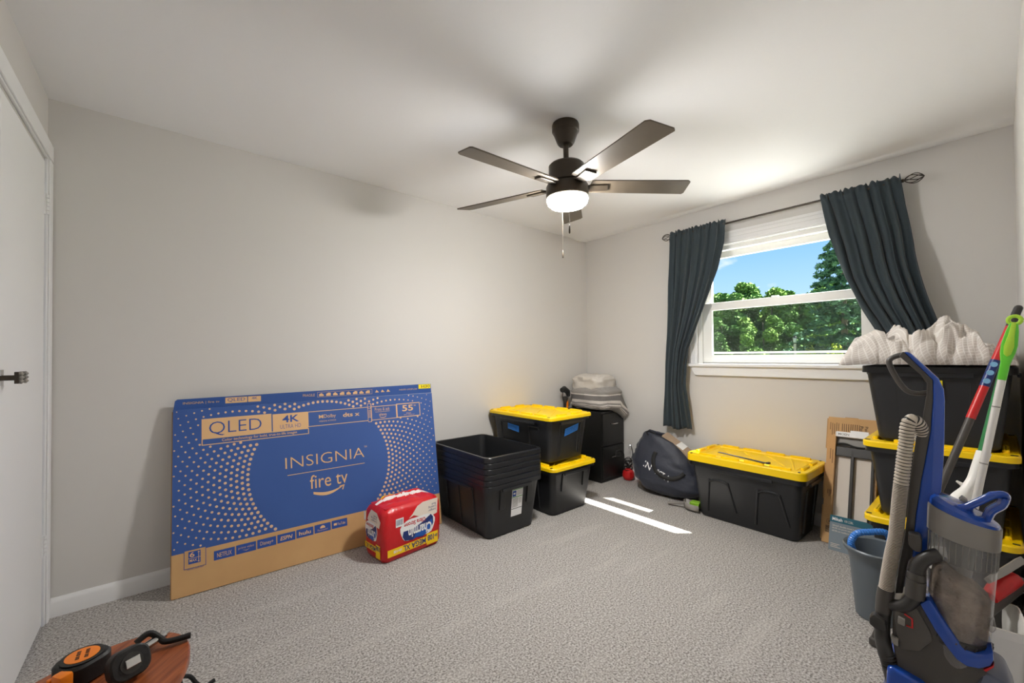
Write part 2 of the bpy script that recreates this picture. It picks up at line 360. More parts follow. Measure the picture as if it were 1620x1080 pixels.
# ceiling: the plaster dips a little where it meets the window wall
b_ = MB(); yy = (-Wd-1.9, T)
prof = [(-L-T, H), (-.30, H), (-.21, H-.004), (-.15, H-.015), (-.10, H-.012), (0, H-.004), (T, H-.004)]
b_.loft([[(x, y, z) for y in yy] for x, z in prof], False, False, closed=False)
struct(b_.build('ceiling', M['ceil'], smooth=60, solid=0), 'white plaster ceiling')
struct(MB().box(-L-T, T, -Wd-1.9, T, H+.02, H+.12).build('trim_9', M['roof'], smooth=0), 'roof slab above the ceiling')
struct(MB().box(-L-T, T, 0, T, 0, H).build('wall_back', M['wall'], smooth=0), 'warm grey painted long wall')
WY0, WY1, WZ0, WZ1 = -2.43, -1.195, 1.125, 2.105      # rough window opening
b_ = MB(); b_.box(0, T, WY1, 0, 0, H); b_.box(0, T, -Wd-T, WY0, 0, H); b_.box(0, T, WY0, WY1, 0, WZ0-.01); b_.box(0, T, WY0, WY1, WZ1, H)
struct(b_.build('wall_right', M['wall'], smooth=0), 'warm grey painted window wall')
DY0, DY1, DZ = -1.425, -.075, 2.12
b_ = MB(); b_.box(-L-T, -L, DY1, 0, 0, H); b_.box(-L-T, -L, -Wd-1.9, DY0, 0, H); b_.box(-L-T, -L, DY0, DY1, DZ, H)
struct(b_.build('wall_left', M['wall'], smooth=0), 'warm grey painted closet wall')
b_ = MB(); b_.box(-2.95, 0, -Wd-.11, -Wd, 0, H); b_.box(-L, -3.88, -Wd-.11, -Wd, 0, H); b_.box(-3.88, -2.95, -Wd-.11, -Wd, 2.06, H)
struct(b_.build('wall_front', M['wall'], smooth=0), 'warm grey painted wall with the doorway')
b_ = MB(); b_.box(-2.3, -2.2, -Wd-1.9, -Wd-.11, 0, H); b_.box(-L-T, -2.2, -Wd-2, -Wd-1.9, 0, H)
struct(b_.build('wall_hall', M['wall'], smooth=0), 'painted hall wall beyond the doorway')
def baseboard(name, p0, p1, nrm):
    p0, p1, n_ = Vector(p0), Vector(p1), Vector(nrm); b_ = MB()
    prof = [(0, 0), (.013, 0), (.013, .066), (.011, .076), (.006, .084), (.004, .088), (0, .088)]
    b_.loft([[tuple(p+n_*a+Vector((0, 0, z))) for a, z in prof] for p in (p0, p1)])
    return struct(b_.build(name, M['trim'], smooth=30), 'white baseboard')
baseboard('baseboard_back', (-L+.02, 0, 0), (0, 0, 0), (0, -1, 0))
baseboard('baseboard_right', (0, 0, 0), (0, -Wd, 0), (-1, 0, 0))
baseboard('baseboard_front', (0, -Wd, 0), (-2.9, -Wd, 0), (0, 1, 0))
# ---- closet doors in the left wall
d_ = bpy.data.objects.new('door_1', None); C.objects.link(d_); struct(d_, 'white double closet doors with white casing')
def casing(y0, y1, z0, z1, name='casing'):
    b_ = MB(); b_.box(-L, -L+.012, y0, y1, z0, z1)
    if y1-y0 < z1-z0: b_.box(-L+.012, -L+.02, y0+.014, y1-.006, z0, z1)
    else: b_.box(-L+.012, -L+.02, y0, y1, z0+.006, z1-.014)
    return b_.build(name, M['trim'], d_, smooth=0, bevel=.003)
casing(-.078, -.003, 0, 2.1295); casing(DY0-.07, DY0, 0, 2.1295); casing(DY0-.07, -.003, 2.13, 2.225)
for y0, y1, hg, kn in ((-.748, -.086, -.086, -.718), (-1.415, -.754, -1.415, -.777)):
    lf = MB().box(-L-.035, -L+.004, y0, y1, .012, 2.112).build('door_leaf', M['door'], d_, smooth=0, bevel=.002)
    for z in (1.915, .363):
        hb = MB(); s_ = 1 if hg > -1 else -1
        hb.box(-L+.004, -L+.008, min(hg-s_*.012, hg+s_*.03), max(hg-s_*.012, hg+s_*.03), z-.048, z+.048)
        for k_ in range(5): hb.lathe([(.006, z-.046+k_*.019), (.006, z-.031+k_*.019)], 10, (-L+.012, hg+s_*.004, 0))
        hb.build('hinge', M['trim'], lf)
    kb = MB(); kb.box(-L+.004, -L+.007, kn-.014, kn+.014, 1.118, 1.172); kb.build('knob_plate', M['chrome'], lf, smooth=0)
    kb = MB(); kb.box(-L+.007, -L+.045, kn-.007, kn+.007, 1.137, 1.153); kb.box(-L+.045, -L+.055, kn-.012, kn+.012, 1.126, 1.165); kb.build('knob', M['metal'], lf, smooth=0, bevel=.001)
    kb = MB()
    for k_ in range(3): kb.lathe([(.0015, .010), (.008, .005), (.008, 0)], 8, (0, 0, 0))
    kb.v = [(-L+.055+z, kn+x, 1.133+.0125*(i//24)+y) for i, (x, y, z) in enumerate(kb.v)]
    kb.build('knob_crystals', M['mgrey'], lf)
b_ = MB(); b_.box(-L-.6, -L-.04, DY0, DY1, 0, .001); struct(b_.build('trim_8', M['carpet'], smooth=0), 'closet floor behind the doors')
# ---- window
w_ = bpy.data.objects.new('window_1', None); C.objects.link(w_); struct(w_, 'white vinyl double hung window with casing and sill')
def wp(name, *bx_, m_=None, bevel=.003):
    b_ = MB()
    for q in bx_: b_.box(*q)
    return b_.build(name, m_ or M['trim'], w_, smooth=0, bevel=bevel)
CY0, CY1 = -2.48, -1.145
wp('side_casing', (-.016, 0, -1.215, CY1, 1.128, 2.2), (-.022, -.016, -1.165, CY1, 1.128, 2.2), (-.019, -.014, -1.205, -1.197, 1.128, 2.13))
wp('side_casing', (-.016, 0, CY0, -2.41, 1.128, 2.2), (-.022, -.016, CY0, -2.46, 1.128, 2.2), (-.019, -.014, -2.428, -2.42, 1.128, 2.13))
wp('head_casing', (-.016, 0, CY0, CY1, 2.10, 2.2), (-.024, -.016, CY0, CY1, 2.178, 2.2), (-.02, -.014, CY0, CY1, 2.15, 2.158), (-.019, -.014, CY0, CY1, 2.112, 2.12))
wp('sill', (-.055, .05, CY0-.02, CY1+.02, 1.103, 1.128), bevel=.006)
b_ = MB(); b_.loft([[(-.03, CY0+.01+s_, z), (0, CY0+.01+s_, z), (0, CY1-.01-s_, z), (-.03, CY1-.01-s_, z)] for z, s_ in ((1.103, 0), (1.03, .045))]); b_.build('apron', M['trim'], w_, smooth=0, bevel=.003)
wp('jamb', (.0, T, WY1, WY1+.01, WZ0, WZ1), (.0, T, WY0-.01, WY0, WZ0, WZ1), (0, T, WY0, WY1, WZ1-.012, WZ1), (.04, T+.02, WY0, WY1, WZ0-.02, WZ0+.014))
wp('frame', (.012, .12, -1.25, WY1, WZ0, WZ1-.012), (.012, .12, WY0, -2.375, WZ0, WZ1-.012), (.012, .12, -2.375, -1.25, 2.062, WZ1-.012), (.02, .12, -2.375, -1.25, WZ0+.014, 1.155), m_=M['vinyl'])
def sash(x0, x1, z0, z1, st, top, bot, name):
    s_ = wp(name, (x0, x1, -1.25-st, -1.252, z0, z1), (x0, x1, -2.373, -2.375+st, z0, z1), (x0, x1, -2.375+st, -1.25-st, z1-top, z1), (x0, x1, -2.375+st, -1.25-st, z0, z0+bot), m_=M['vinyl'])
    g = MB().box((x0+x1)/2-.004, (x0+x1)/2+.004, -2.375+st, -1.25-st, z0+bot, z1-top).build('pane', M['glass'], s_, smooth=0)
sash(.022, .056, 1.155, 1.637, .075, .062, .045, 'lower_sash')
sash(.066, .10, 1.59, 2.062, .06, .05, .05, 'upper_sash')
wp('sash_lock', (.028, .05, -1.82, -1.77, 1.637, 1.648))
MB().box(.112, .113, -2.35, -1.275, 1.225, 1.60).build('fly_screen', M['screen'], w_, smooth=0)
b_ = MB(); b_.box(.108, .118, -2.37, -2.35, 1.21, 1.615); b_.box(.108, .118, -1.275, -1.255, 1.21, 1.615); b_.box(.108, .118, -2.35, -1.275, 1.60, 1.615); b_.box(.108, .118, -2.35, -1.275, 1.21, 1.225); b_.build('screen_frame', M['vinyl'], w_, smooth=0)
struct(MB().box(T, .353, -5, 2, 2.47, 2.6).build('trim_7', M['roof'], smooth=0), 'unseen roof eave added above the window to trim the sun')  # out of view; added and sized to trim the sun strips on the carpet

# ================================================================== CEILING FAN
fan = thing('ceiling_fan', 'dark bronze five blade ceiling fan with a lit bowl light', 'ceiling fan', (-1.872, -1.408, 0))
MB().lathe([(.069, 2.44), (.072, 2.432), (.072, 2.402), (.069, 2.396), (.066, 2.394), (.045, 2.338), (.037, 2.329), (.02, 2.326)], 32).build('canopy', M['bronze'], fan)
nrm = Vector((-.048, -.0153, 1)).normalized(); rot = Vector((0, 0, 1)).rotation_difference(nrm).to_matrix().to_4x4()
TM = Matrix.Translation((0, 0, 2.345)) @ rot @ Matrix.Translation((0, 0, -2.345))
def fpart(b_, name, m_, parent=fan, **kw):
    b_.v = [tuple(TM @ Vector(p)) for p in b_.v]; return b_.build(name, m_, parent, **kw)
fpart(MB().lathe([(.0145, 2.21), (.0145, 2.345)], 16), 'down_rod', M['bronze'])
fpart(MB().lathe([(.02, 2.232), (.085, 2.228), (.095, 2.218), (.096, 2.13), (.09, 2.122)], 36), 'motor_housing', M['bronze'])
lk = fpart(MB().lathe([(.09, 2.124), (.106, 2.118), (.112, 2.108), (.113, 2.052), (.108, 2.046)], 36), 'light_housing', M['bronze'])
fpart(MB().lathe([(.109, 2.048), (.110, 2.036), (.104, 2.018), (.085, 2.002), (.05, 1.992), (.012, 1.989)], 36), 'glass_bowl', M['bowl'])
for i in range(5):
    a = math.radians(182.6-72*i); RM = Matrix.Rotation(a, 4, 'Z') @ Matrix.Translation((0, 0, 2.112)) @ Matrix.Rotation(math.radians(-11), 4, 'X')
    poly = [(.125, -.052), (.14, -.058), (.655, -.067), (.672, -.055), (.690, .052), (.682, .064), (.15, .056), (.125, .05)]
    b_ = MB().prism(poly, lambda x, y, d: (x, y, d), -.003, .003); b_.v = [tuple(RM @ Vector(p)) for p in b_.v]
    bl = fpart(b_, 'blade', M['blade'], smooth=0)
    b_ = MB().prism([(.085, -.02), (.13, -.026), (.218, -.032), (.232, .024), (.14, .032), (.085, .018)], lambda x, y, d: (x, y, d), -.012, -.0045)
    b_.v = [tuple(RM @ Vector(p)) for p in b_.v]; fpart(b_, 'blade_bracket', M['bronze'], bl, smooth=0, bevel=.002)
for (dx, dy), zb in (((-.073, -.086), 1.86), ((.082, .102), 1.795)):
    b_ = MB()
    path = [(dx, dy, 2.075), (dx*1.02, dy*1.02, 2.06), (dx*1.02, dy*1.02, zb)]
    b_.tube(path, .0007, 6)
    for k_ in range(26): b_.lathe([(.0004, .0015), (.0013, 0), (.0004, -.0015)], 6, (dx*1.02, dy*1.02, zb+(2.05-zb)*k_/26))
    ch = b_.build('pull_chain', M['metal'], fan)
    MB().lathe([(.001, .004), (.0035, 0), (.0045, -.02), (.0045, -.036), (.002, -.04)], 10, (dx*1.02, dy*1.02, zb)).build('pull_fob', M['bronze'], ch)

# ================================================================== CURTAINS
rod = thing('curtain_rod', 'dark metal curtain rod with wire cage finials above the window', 'curtain rod', (0, 0, 0))
MB().tube([(-.08, -1.03, 2.25), (-.08, -2.53, 2.252)], .008, 12).build('rod', M['metal'], rod)
for y, s_ in ((-1.03, 1), (-2.53, -1)):
    b_ = MB(); b_.lathe([(.011, -.012), (.011, .0)], 12); b_.v = [(-.08+x, y+s_*z, 2.251+yy_) for x, yy_, z in b_.v]
    for k_ in range(6):
        a = 2*PI*k_/6; path = []
        for q in range(13):
            tq = q/12; r_ = .029*math.sin(PI*tq)**.75; aa = a+1.1*tq
            path.append((-.08+r_*math.cos(aa), y+s_*(.0+.088*tq), 2.251+r_*math.sin(aa)))
        b_.tube(path, .0026, 6)
    b_.build('cage_finial', M['metal'], rod)
for y in (-1.10, -2.50):
    b_ = MB(); b_.box(-.006, 0, y-.012, y+.012, 2.21, 2.28); b_.box(-.08, -.004, y-.005, y+.005, 2.235, 2.243); b_.build('bracket', M['metal'], rod, smooth=0)
def interp(tab, z):
    for (z0, y0), (z1, y1) in zip(tab, tab[1:]):
        if z <= z0 and z >= z1: t_ = (z0-z)/(z0-z1); t_ = t_; return y0+(y1-y0)*t_
    return tab[0][1] if z > tab[0][0] else tab[-1][1]
def curtain(name, label, left, right, zt, zb, folds, seed, xoff=None, hem=0.0):
    nu, nv = 110, 70
    def fn(u, v):
        z = zt+(zb-zt)*v
        a, c = interp(left, z), interp(right, z)
        y = a+(c-a)*u
        wsp = u+.03*math.sin(5*u+seed)+.02*math.sin(3*v*PI+seed)
        amp = .012+.016*min(1, v*3)
        xx = -.088-amp*(.5*math.sin(2*PI*folds*wsp+.8*noise.noise(Vector((u*3, v*1.5, seed))))+.35*math.sin(2*PI*folds*1.73*wsp+seed+v*1.2)+.5*noise.noise(Vector((u*9, v*2.2, seed+3))))
        y += .006*math.sin(2*PI*folds*wsp*1.1+1)
        if v < .05:
            k_ = (1-v/.05); xx += .006*k_*math.sin(2*PI*folds*3.1*u+seed)
            z += .010*k_*math.sin(2*PI*folds*2.3*u)*math.sin(9*u+seed)
        if abs(v-.035) < .02: xx -= .006
        if v > .9: z += hem*math.sin(2*PI*u*1.4+seed)*(v-.9)/.1
        if xoff: xx += xoff(u, v)
        return (xx, y, z)
    b_ = MB().grid(fn, nu, nv)
    o = b_.build(name, M['curt'], None, smooth=180, recalc=False, solid=.003)
    return tag(o, label, 'curtain')
curtain('curtain', 'dark blue grey curtain hanging full length beside the window',
        [(2.3, -1.032), (1.9, -1.025), (1.4, -1.005), (.9, -.972), (.55, -.948)],
        [(2.3, -1.492), (2.1, -1.478), (1.9, -1.43), (1.68, -1.345), (1.4, -1.235), (1.25, -1.175), (1.13, -1.157), (.95, -1.14), (.75, -1.165), (.55, -1.192)], 2.285, .565, 6, .4,
        lambda u, v: -.02*math.sin(PI*v), .012)
curtain('curtain', 'dark blue grey curtain pulled aside with its end on the bed sheets',
        [(2.3, -2.112), (2.0, -2.165), (1.7, -2.250), (1.5, -2.325), (1.35, -2.395), (1.2, -2.46)],
        [(2.3, -2.515), (2.1, -2.53), (1.8, -2.572), (1.5, -2.63), (1.2, -2.70)], 2.285, 1.235, 6, 2.1,
        lambda u, v: -.03*v)

# ================================================================== TOTES
def tote_parts(root, hx, hy, h, bx, by, ribs=True, rimh=.033, long_ribs=False, nest=False):
    """open ribbed storage tote, long axis = local Y; base bx*by half size, rim hx*hy half size"""
    r0, wt = .045, .003
    ix, iy = hx-.016, hy-.02
    zr = h-rimh
    b_ = MB()
    out = [rrect(bx-.012, by-.012, r0-.01, 0), rrect(bx, by, r0, .012), rrect(ix, iy, r0, zr+.004)]
    inn = [rrect(ix-wt, iy-wt, r0, h-.002), rrect(bx-wt, by-wt, r0, .014), rrect(bx-.014, by-.014, r0-.01, .006)]
    b_.loft(out+[rrect(ix, iy, r0, h-.002)]+inn, True, True)
    body = b_.build('body', M['black'], root, smooth=30)
    b_ = MB(); b_.loft([rrect(ix-.001, iy-.001, r0, h), rrect(hx-.003, hy-.003, r0+.004, h), rrect(hx, hy, r0+.006, h-.004), rrect(hx+.001, hy+.001, r0+.006, zr), rrect(hx-.003, hy-.003, r0+.004, zr), rrect(hx-.003, hy-.003, r0+.004, h-.006), rrect(ix+.001, iy+.001, r0, h-.006)], False, False)
    rim = b_.build('rim', M['blackg'], root, smooth=30)
    if not nest:                                   # grip tabs under the rim
        for sy in (-1, 1): MB().box(-.13, .13, sy*hy-.010, sy*hy+.002, zr-.018, zr+.004).build('rim_tab', M['blackg'], root, smooth=0, bevel=.003)
        for sx in (-1, 1): MB().box(sx*hx-.010, sx*hx+.002, -.20, .20, zr-.016, zr+.004).build('rim_tab', M['blackg'], root, smooth=0, bevel=.003)
    def onside(sy, x, z, d):                        # a point on the sloping short side
        f_ = z/zr; return (x, sy*(by+(iy-by)*f_+d), z)
    def onlong(sx, y, z, d):
        f_ = z/zr; return (sx*(bx+(ix-bx)*f_+d), y, z)
    if ribs:
        for sy in (-1, 1):
            for x in (-.105, .135):
                b_ = MB()
                for (x0, x1, z0, z1) in ((x-.026, x+.026, zr-.145, zr),):
                    b_.add([onside(sy, x0, z0, -.002), onside(sy, x1, z0, -.002), onside(sy, x1, z1, -.002), onside(sy, x0, z1, -.002), onside(sy, x0+.002, z0+.002, .010), onside(sy, x1-.006, z0+.002, .010), onside(sy, x1-.006, z1, .010), onside(sy, x0+.002, z1, .010)],
                           [(0, 3, 2, 1), (4, 5, 6, 7), (0, 1, 5, 4), (1, 2, 6, 5), (2, 3, 7, 6), (3, 0, 4, 7)])
                b_.build('rib', M['black'], root, smooth=0, bevel=.002)
        for sx in (-1, 1):
            for y in (-.17, 0, .17):
                b_ = MB(); b_.tube([onlong(sx, y, .03, .001), onlong(sx, y, zr-.02, .001)], .006, 8); b_.build('side_rib', M['black'], root)
    if long_ribs:
        for sx in (-1, 1):
            for y in (-.17, .155):
                b_ = MB(); pth = smoothpath([onlong(sx, y-.105, .09, .0), onlong(sx, y-.062, .28, .0), onlong(sx, y-.058, zr-.10, .0), onlong(sx, y-.03, zr-.085, 0), onlong(sx, y+.035, zr-.085, 0), onlong(sx, y+.062, zr-.10, 0), onlong(sx, y+.07, .28, 0), onlong(sx, y+.095, .05, 0)], 4)
                b_.tube(pth, .008, 8); b_.build('rib', M['black'], root)
        for sy in (-1, 1):
            for x in (-.09, .09):
                b_ = MB(); b_.tube([onside(sy, x, .05, .0), onside(sy, x, zr-.05, .0)], .01, 8); b_.build('side_rib', M['black'], root)
    return onside, onlong, zr
def lid_part(root, hx, hy, z, th=.026, deep=False):
    """yellow snap lid: flange, stepped raised border of blocks, recessed ribbed centre"""
    b_ = MB(); r = .05
    b_.loft([rrect(hx-.012, hy-.012, r-.01, z), rrect(hx, hy, r, z), rrect(hx, hy, r, z+th-.006), rrect(hx-.005, hy-.005, r-.004, z+th), rrect(hx-.055, hy-.055, .035, z+th), rrect(hx-.062, hy-.062, .03, z+th-.010)], True, True)
    for sx in (-1, 1):
        x0 = sx*(hx-.042)
        for k_ in range(4):
            yc = -(hy-.15)+k_*(2*(hy-.15)/3); b_.loft([rrect(.011-q, .062-q, .008, z+th-.012+dz, 3, (x0, yc)) for dz, q in ((0, 0), (.022, 0), (.026, .004))], False, True)
    for sy in (-1, 1):
        y0 = sy*(hy-.045)
        for xc in (-.085, .085): b_.loft([rrect(.055-q, .011-q, .008, z+th-.012+dz, 3, (xc, y0)) for dz, q in ((0, 0), (.022, 0), (.026, .004))], False, True)
    for k_ in range(-3, 4):                           # diagonal stiffening ribs
        c = k_*.16; n_ = Vector((1, .8, 0)).normalized(); p_ = []
        for t_ in (-1, 1):
            x = t_*(hx-.075); y = c+t_*.13
            p_.append(Vector((x, max(-hy+.08, min(hy-.08, y)), z+th-.010)))
        if (p_[0]-p_[1]).length > .15: b_.tube(p_, .005, 6)
    ld = b_.build('lid', M['yellow'], root, smooth=30)
    for sx in (-1, 1):
        for sy in (-1, 1): MB().loft([rrect(.011, .006, .004, z+th+dz, 3, (sx*(hx-.02), sy*(hy-.04))) for dz in (-.004, .0025)], True, True).build('lid_slot_dark', M['blackg'], ld, smooth=30)  # black pads stand in for the shade and rim seen through lid slots
    return ld
# --- six nested empty totes
names = ['empty black storage tote at the bottom of the nested stack, with a paper sticker', 'nested black storage tote, second from the bottom of the stack', 'nested black storage tote, third from the bottom of the stack', 'nested black storage tote, fourth from the bottom of the stack', 'nested black storage tote, fifth from the bottom of the stack', 'empty black storage tote on top of the nested stack, open inside']
for i in range(6):
    rt = thing('storage_tote', names[i], 'storage tote', (-1.687, -.413, i*.037), .0, 'nested black totes')
    os_, ol_, zr = tote_parts(rt, .252, .362, .365, .2025, .305, ribs=(i == 0), nest=(i > 0))
    if i == 0:
        P = [Vector(os_(-1, -.024, .115, .001)), Vector(os_(-1, .072, .115, .001)), Vector(os_(-1, -.024, .322, .001))]
        fc = Face(P[0], P[1]-P[0], P[2]-P[0], rt); hh = (P[2]-P[0]).length
        fc.rect('paper_sticker', 0, .096, 0, hh, M['whitep'], .001)
        fc.rect('sticker_blue_panel', .004, .036, .138, .178, M['inkblue'], .0016)
        fc.rect('sticker_mark', .012, .028, .152, .164, M['whitep'], .002)
        fc.multi('sticker_green_lines', [[(.002, y), (.094, y), (.094, y+.005), (.002, y+.005)] for y in (.130, .182, .198)], mat('green_ink', rgb(84, 160, 74), .6), .0016)
        fc.multi('sticker_print', [[(x, y), (x+w, y), (x+w, y+.003), (x, y+.003)] for x, w, y in [(.006, .05, .120-k*.008) for k in range(8)]+[(.064, .024, .116-k*.01) for k in range(4)]+[(.042, .048, .172-k*.009) for k in range(4)]], M['mgrey'], .0016)
        fc.rect('sticker_rule', .002, .094, .050, .054, M['blk_ink'], .0016)
# --- two lidded totes by the wall
rt = thing('lidded_tote', 'black tote with yellow lid on the carpet under the taped tote', 'storage tote', (-1.09, -.412, 0), 0)
tote_parts(rt, .252, .362, .358, .1975, .305); lid_part(rt, .256, .372, .348)
rt = thing('lidded_tote', 'black tote with yellow lid and blue masking tape labels', 'storage tote', (-1.105, -.385, .392), .02)
os_, ol_, zr = tote_parts(rt, .244, .357, .338, .200, .305, ribs=False); lid_part(rt, .252, .375, .328)
for x in (-.10, .12):
    for sy in (-1, 1):
        b_ = MB(); b_.tube([os_(sy, x-.014, zr, 0), os_(sy, x-.014, .05, .0), os_(sy, x, .038, .0), os_(sy, x+.014, .05, .0), os_(sy, x+.014, zr, 0)], .0045, 8); b_.build('rib', M['black'], rt)
for y in (-.17, .16):
    b_ = MB(); b_.tube([ol_(-1, y+.06, .10, 0), ol_(-1, y+.06, zr-.04, 0), ol_(-1, y-.05, zr-.04, 0), ol_(-1, y-.05, zr-.06, 0)], .006, 8); b_.build('side_rib', M['black'], rt)
P = [Vector(os_(-1, -.055, .19, .0)), Vector(os_(-1, .065, .212, .0)), Vector(os_(-1, -.055, .25, .0))]
fc = Face(P[0], (P[1]-P[0]), (P[2]-P[0]), rt)
fc.poly('blue_tape', [(0, 0), (.158, .004), (.168, .058), (.008, .058)], M['tapeb'], .004)
fc.text('handwriting', 'CLOTHES!', .020, .150, .012, .046, mat('pen_ink', rgb(24, 60, 110), .6), .0048, off=-.02, shear=.2)
P = [Vector(ol_(-1, .135, .215, 0)), Vector(ol_(-1, -.005, .200, 0)), Vector(ol_(-1, .135, .27, 0))]
fc = Face(P[0], (P[1]-P[0]), (P[2]-P[0]), rt)
fc.poly('blue_tape', [(0, .002), (.135, 0), (.14, .052), (.004, .05)], M['tapeb'], .0065)
fc.text('handwriting', 'CLOTHES', .02, .12, .012, .04, MATS['pen_ink'], .0072, off=-.02)
# --- long tote under the window with a black strip on its lid
rt = thing('lidded_tote', 'large black tote with yellow lid under the window', 'storage tote', (-.262, -1.730, 0), -.02)
os_, ol_, zr = tote_parts(rt, .225, .375, .42, .165, .318, ribs=False, long_ribs=True, rimh=.04); lid_part(rt, .238, .386, .415, .05)
b_ = MB(); b_.box(-.175, -.155, -.20, .16, .4815, .487); b_.box(-.178, -.150, -.215, -.20, .4815, .494)
b_.v = [(-.262+x*math.cos(-.25)-(y)*math.sin(-.25)-.0, -1.735+x*math.sin(-.25)+y*math.cos(-.25), z) for x, y, z in b_.v]
tag(b_.build('metal_strip', mat('dark_strip', rgb(58, 58, 66), .45), smooth=0, bevel=.002), 'thin dark grey strip lying on the yellow lid', 'strip')
# --- stack in the corner by the window
cy = -2.683
for z, lab, op in ((0, 'black tote with yellow lid at the bottom of the corner stack', 0), (.391, 'black tote with yellow lid in the middle of the corner stack', 0), (.767, 'open black tote on top of the corner stack, full of sheets', 1)):
    rt = thing('corner_tote', lab, 'storage tote', (-.425, cy, z), PI/2, 'corner stack of totes')
    if op:
        tote_parts(rt, .256, .368, .374, .203, .313, ribs=False)
    else:
        h_ = .362 if z == 0 else .345
        tote_parts(rt, .250, .362, h_+.008, .200, .305, ribs=False); lid_part(rt, .258, .372, h_, .029)
    for x in (-.12, .03, .13): MB().tube([(x*.86, .309, .03), (x, .338, .30)], .006, 8).build('rib', M['black'], rt)
    if op:
        fc = Face((.002, .339, .20), (-1, 0, 0), (0, .1, 1), rt)
        fc.rect('yellow_sticker', -.012, .035, .03, .11, M['yel_st'], .004)
        fc.rect('sticker_white', -.012, .03, -.03, .03, M['whitep'], .004)
        fc.multi('sticker_print', [[(-.008, y), (.028, y), (.028, y+.004), (-.008, y+.004)] for y in (.052, .078, .09)], M['blk_ink'], .005)

# ================================================================== TV CARTON (flattened, leaning on the wall)
tvr = thing('tv_carton', 'flattened blue and brown television carton leaning on the wall', 'cardboard box', (-3.481, -.210, 0), 0)
k, t0 = -.043, .161
ex = Vector((math.cos(k), math.sin(k), 0)); up = Vector((-math.sin(k)*math.sin(t0), math.cos(k)*math.sin(t0), math.cos(t0))); nb = -ex.cross(up)
w, h, th = 1.508, .945, .022
def PT(x, y, d): return tuple(ex*x+up*y+nb*d)
b_ = MB().prism([(.004, .004), (w, .004), (w, .215), (.004, .213)], PT, 0, .004); b_.build('lower_panel', M['kraft'], tvr, smooth=0)
b_ = MB().prism([(.004, .213), (w, .215), (w, h), (.004, h)], PT, 0, .004); b_.build('front_panel', M['cblue'], tvr, smooth=0)
b_ = MB().prism([(.0, .008), (w-.004, .008), (w-.004, h-.01), (.0, h-.01)], PT, .006, th); b_.build('back_panel', M['kraftd'], tvr, smooth=0)
b_ = MB().prism([(.006, h), (w-.003, h+.002), (w-.006, h+.068), (1.40, h+.068), (.022, h+.054), (.012, h+.046)], lambda x, y, d: PT(x, y, d-(y-h)*.12), .0005, .004); b_.build('top_flap', M['navyink'], tvr, smooth=0)
F = Face((0, 0, 0), ex, up, tvr); ik, il, ib = M['ink'], M['inkl'], M['inkblue']
# dotted halo
b_ = MB(); rr = 0; R0 = .409; cx, cyy = .742, .527
while rr < 30:
    R_ = R0+rr*.0265*(1-.004*rr); dr = max(.0032, .0088-.00033*rr); n_ = 92
    for j in range(n_):
        a = 2*PI*(j+.5*(rr % 2))/n_; x, y = cx+R_*math.cos(a), cyy+R_*math.sin(a)
        if x < .01 or x > w-.012 or y < .222 or y > h-.006: continue
        if .118 < x < .665 and .738 < y < .892: continue
        if .65 < x < 1.412 and .78 < y < .889: continue
        if .045 < x < .155 and y < .225: continue
        b_.add([F.p(x+dr*math.cos(2*PI*q/8), y+dr*math.sin(2*PI*q/8), .0006) for q in range(8)], [tuple(range(8))])
    rr += 1
o = b_.build('dot_print', ik, tvr, smooth=0, recalc=False); o['kind'] = 'stuff'
# QLED block
F.rect('kraft_block', .125, .456, .775, .885, il, .001); F.rect('kraft_block', .462, .652, .774, .880, il, .001)
F.text('lettering', 'QLED', .158, .405, .788, .866, ib, .0016, off=-.012)
F.text('lettering', '4K', .512, .603, .826, .868, ib, .0016, off=.018)
F.text('lettering', 'ULTRA HD', .500, .612, .790, .814, ib, .0016, off=-.012)
F.frame('kraft_rule', .125, .656, .743, .780, .0045, il, .0008)
F.text('lettering', 'Color technology for bold, true-to-life images', .215, .590, .751, .770, il, .0014, off=.008)
F.frame('kraft_rule', .652, 1.226, .785, .879, .004, il, .0008)
F.frame('kraft_rule', 1.226, 1.404, .786, .884, .0055, il, .001)
F.multi('kraft_rule', [[(x, .778), (x+.012, .778), (x+.012, .786), (x, .786)] for x in (1.245, 1.375)], il, .001)
F.text('lettering', '55', 1.268, 1.350, .827, .870, il, .0014, off=.02); F.text('lettering', 'in', 1.358, 1.372, .858, .871, il, .0014)
F.text('lettering', 'Class', 1.297, 1.332, .808, .817, il, .0014); F.text('lettering', '54.5" Diagonal', 1.278, 1.356, .797, .805, il, .0014)
F.text('lettering', 'Dolby', .745, .818, .825, .853, il, .0014, off=.0); F.text('lettering', 'VISION ATMOS', .716, .818, .808, .817, il, .0014)
F.multi('emblem', [[(.716, .830)]+ell(.716, .8415, .012, .0115, 8, -90, 90), [(.741, .830)]+ell(.741, .8415, .012, .0115, 8, 270, 90)], il, .0014)
F.text('lettering', 'dts x', .862, .968, .826, .853, il, .0014, off=.02)
F.text('lettering', 'Press & ask', 1.072, 1.176, .846, .868, il, .0014, off=-.01); F.rect('kraft_rule', 1.074, 1.176, .838, .840, il, .0014)
F.text('lettering', 'alexa', 1.100, 1.152, .812, .830, il, .0014)
F.multi('smile', [[(1.126+.024*math.cos(math.radians(a)), .812+.012*math.sin(math.radians(a))) for a in (q, q+20)]+[(1.126+.024*math.cos(math.radians(a)), .808+.012*math.sin(math.radians(a))) for a in (q+20, q)] for q in range(200, 340, 20)], il, .0014)
F.poly('remote_print', [(1.022, .785), (1.026, .776), (1.046, .776), (1.050, .785), (1.050, .893), (1.046, .902), (1.026, .902), (1.022, .893)], il, .0016)
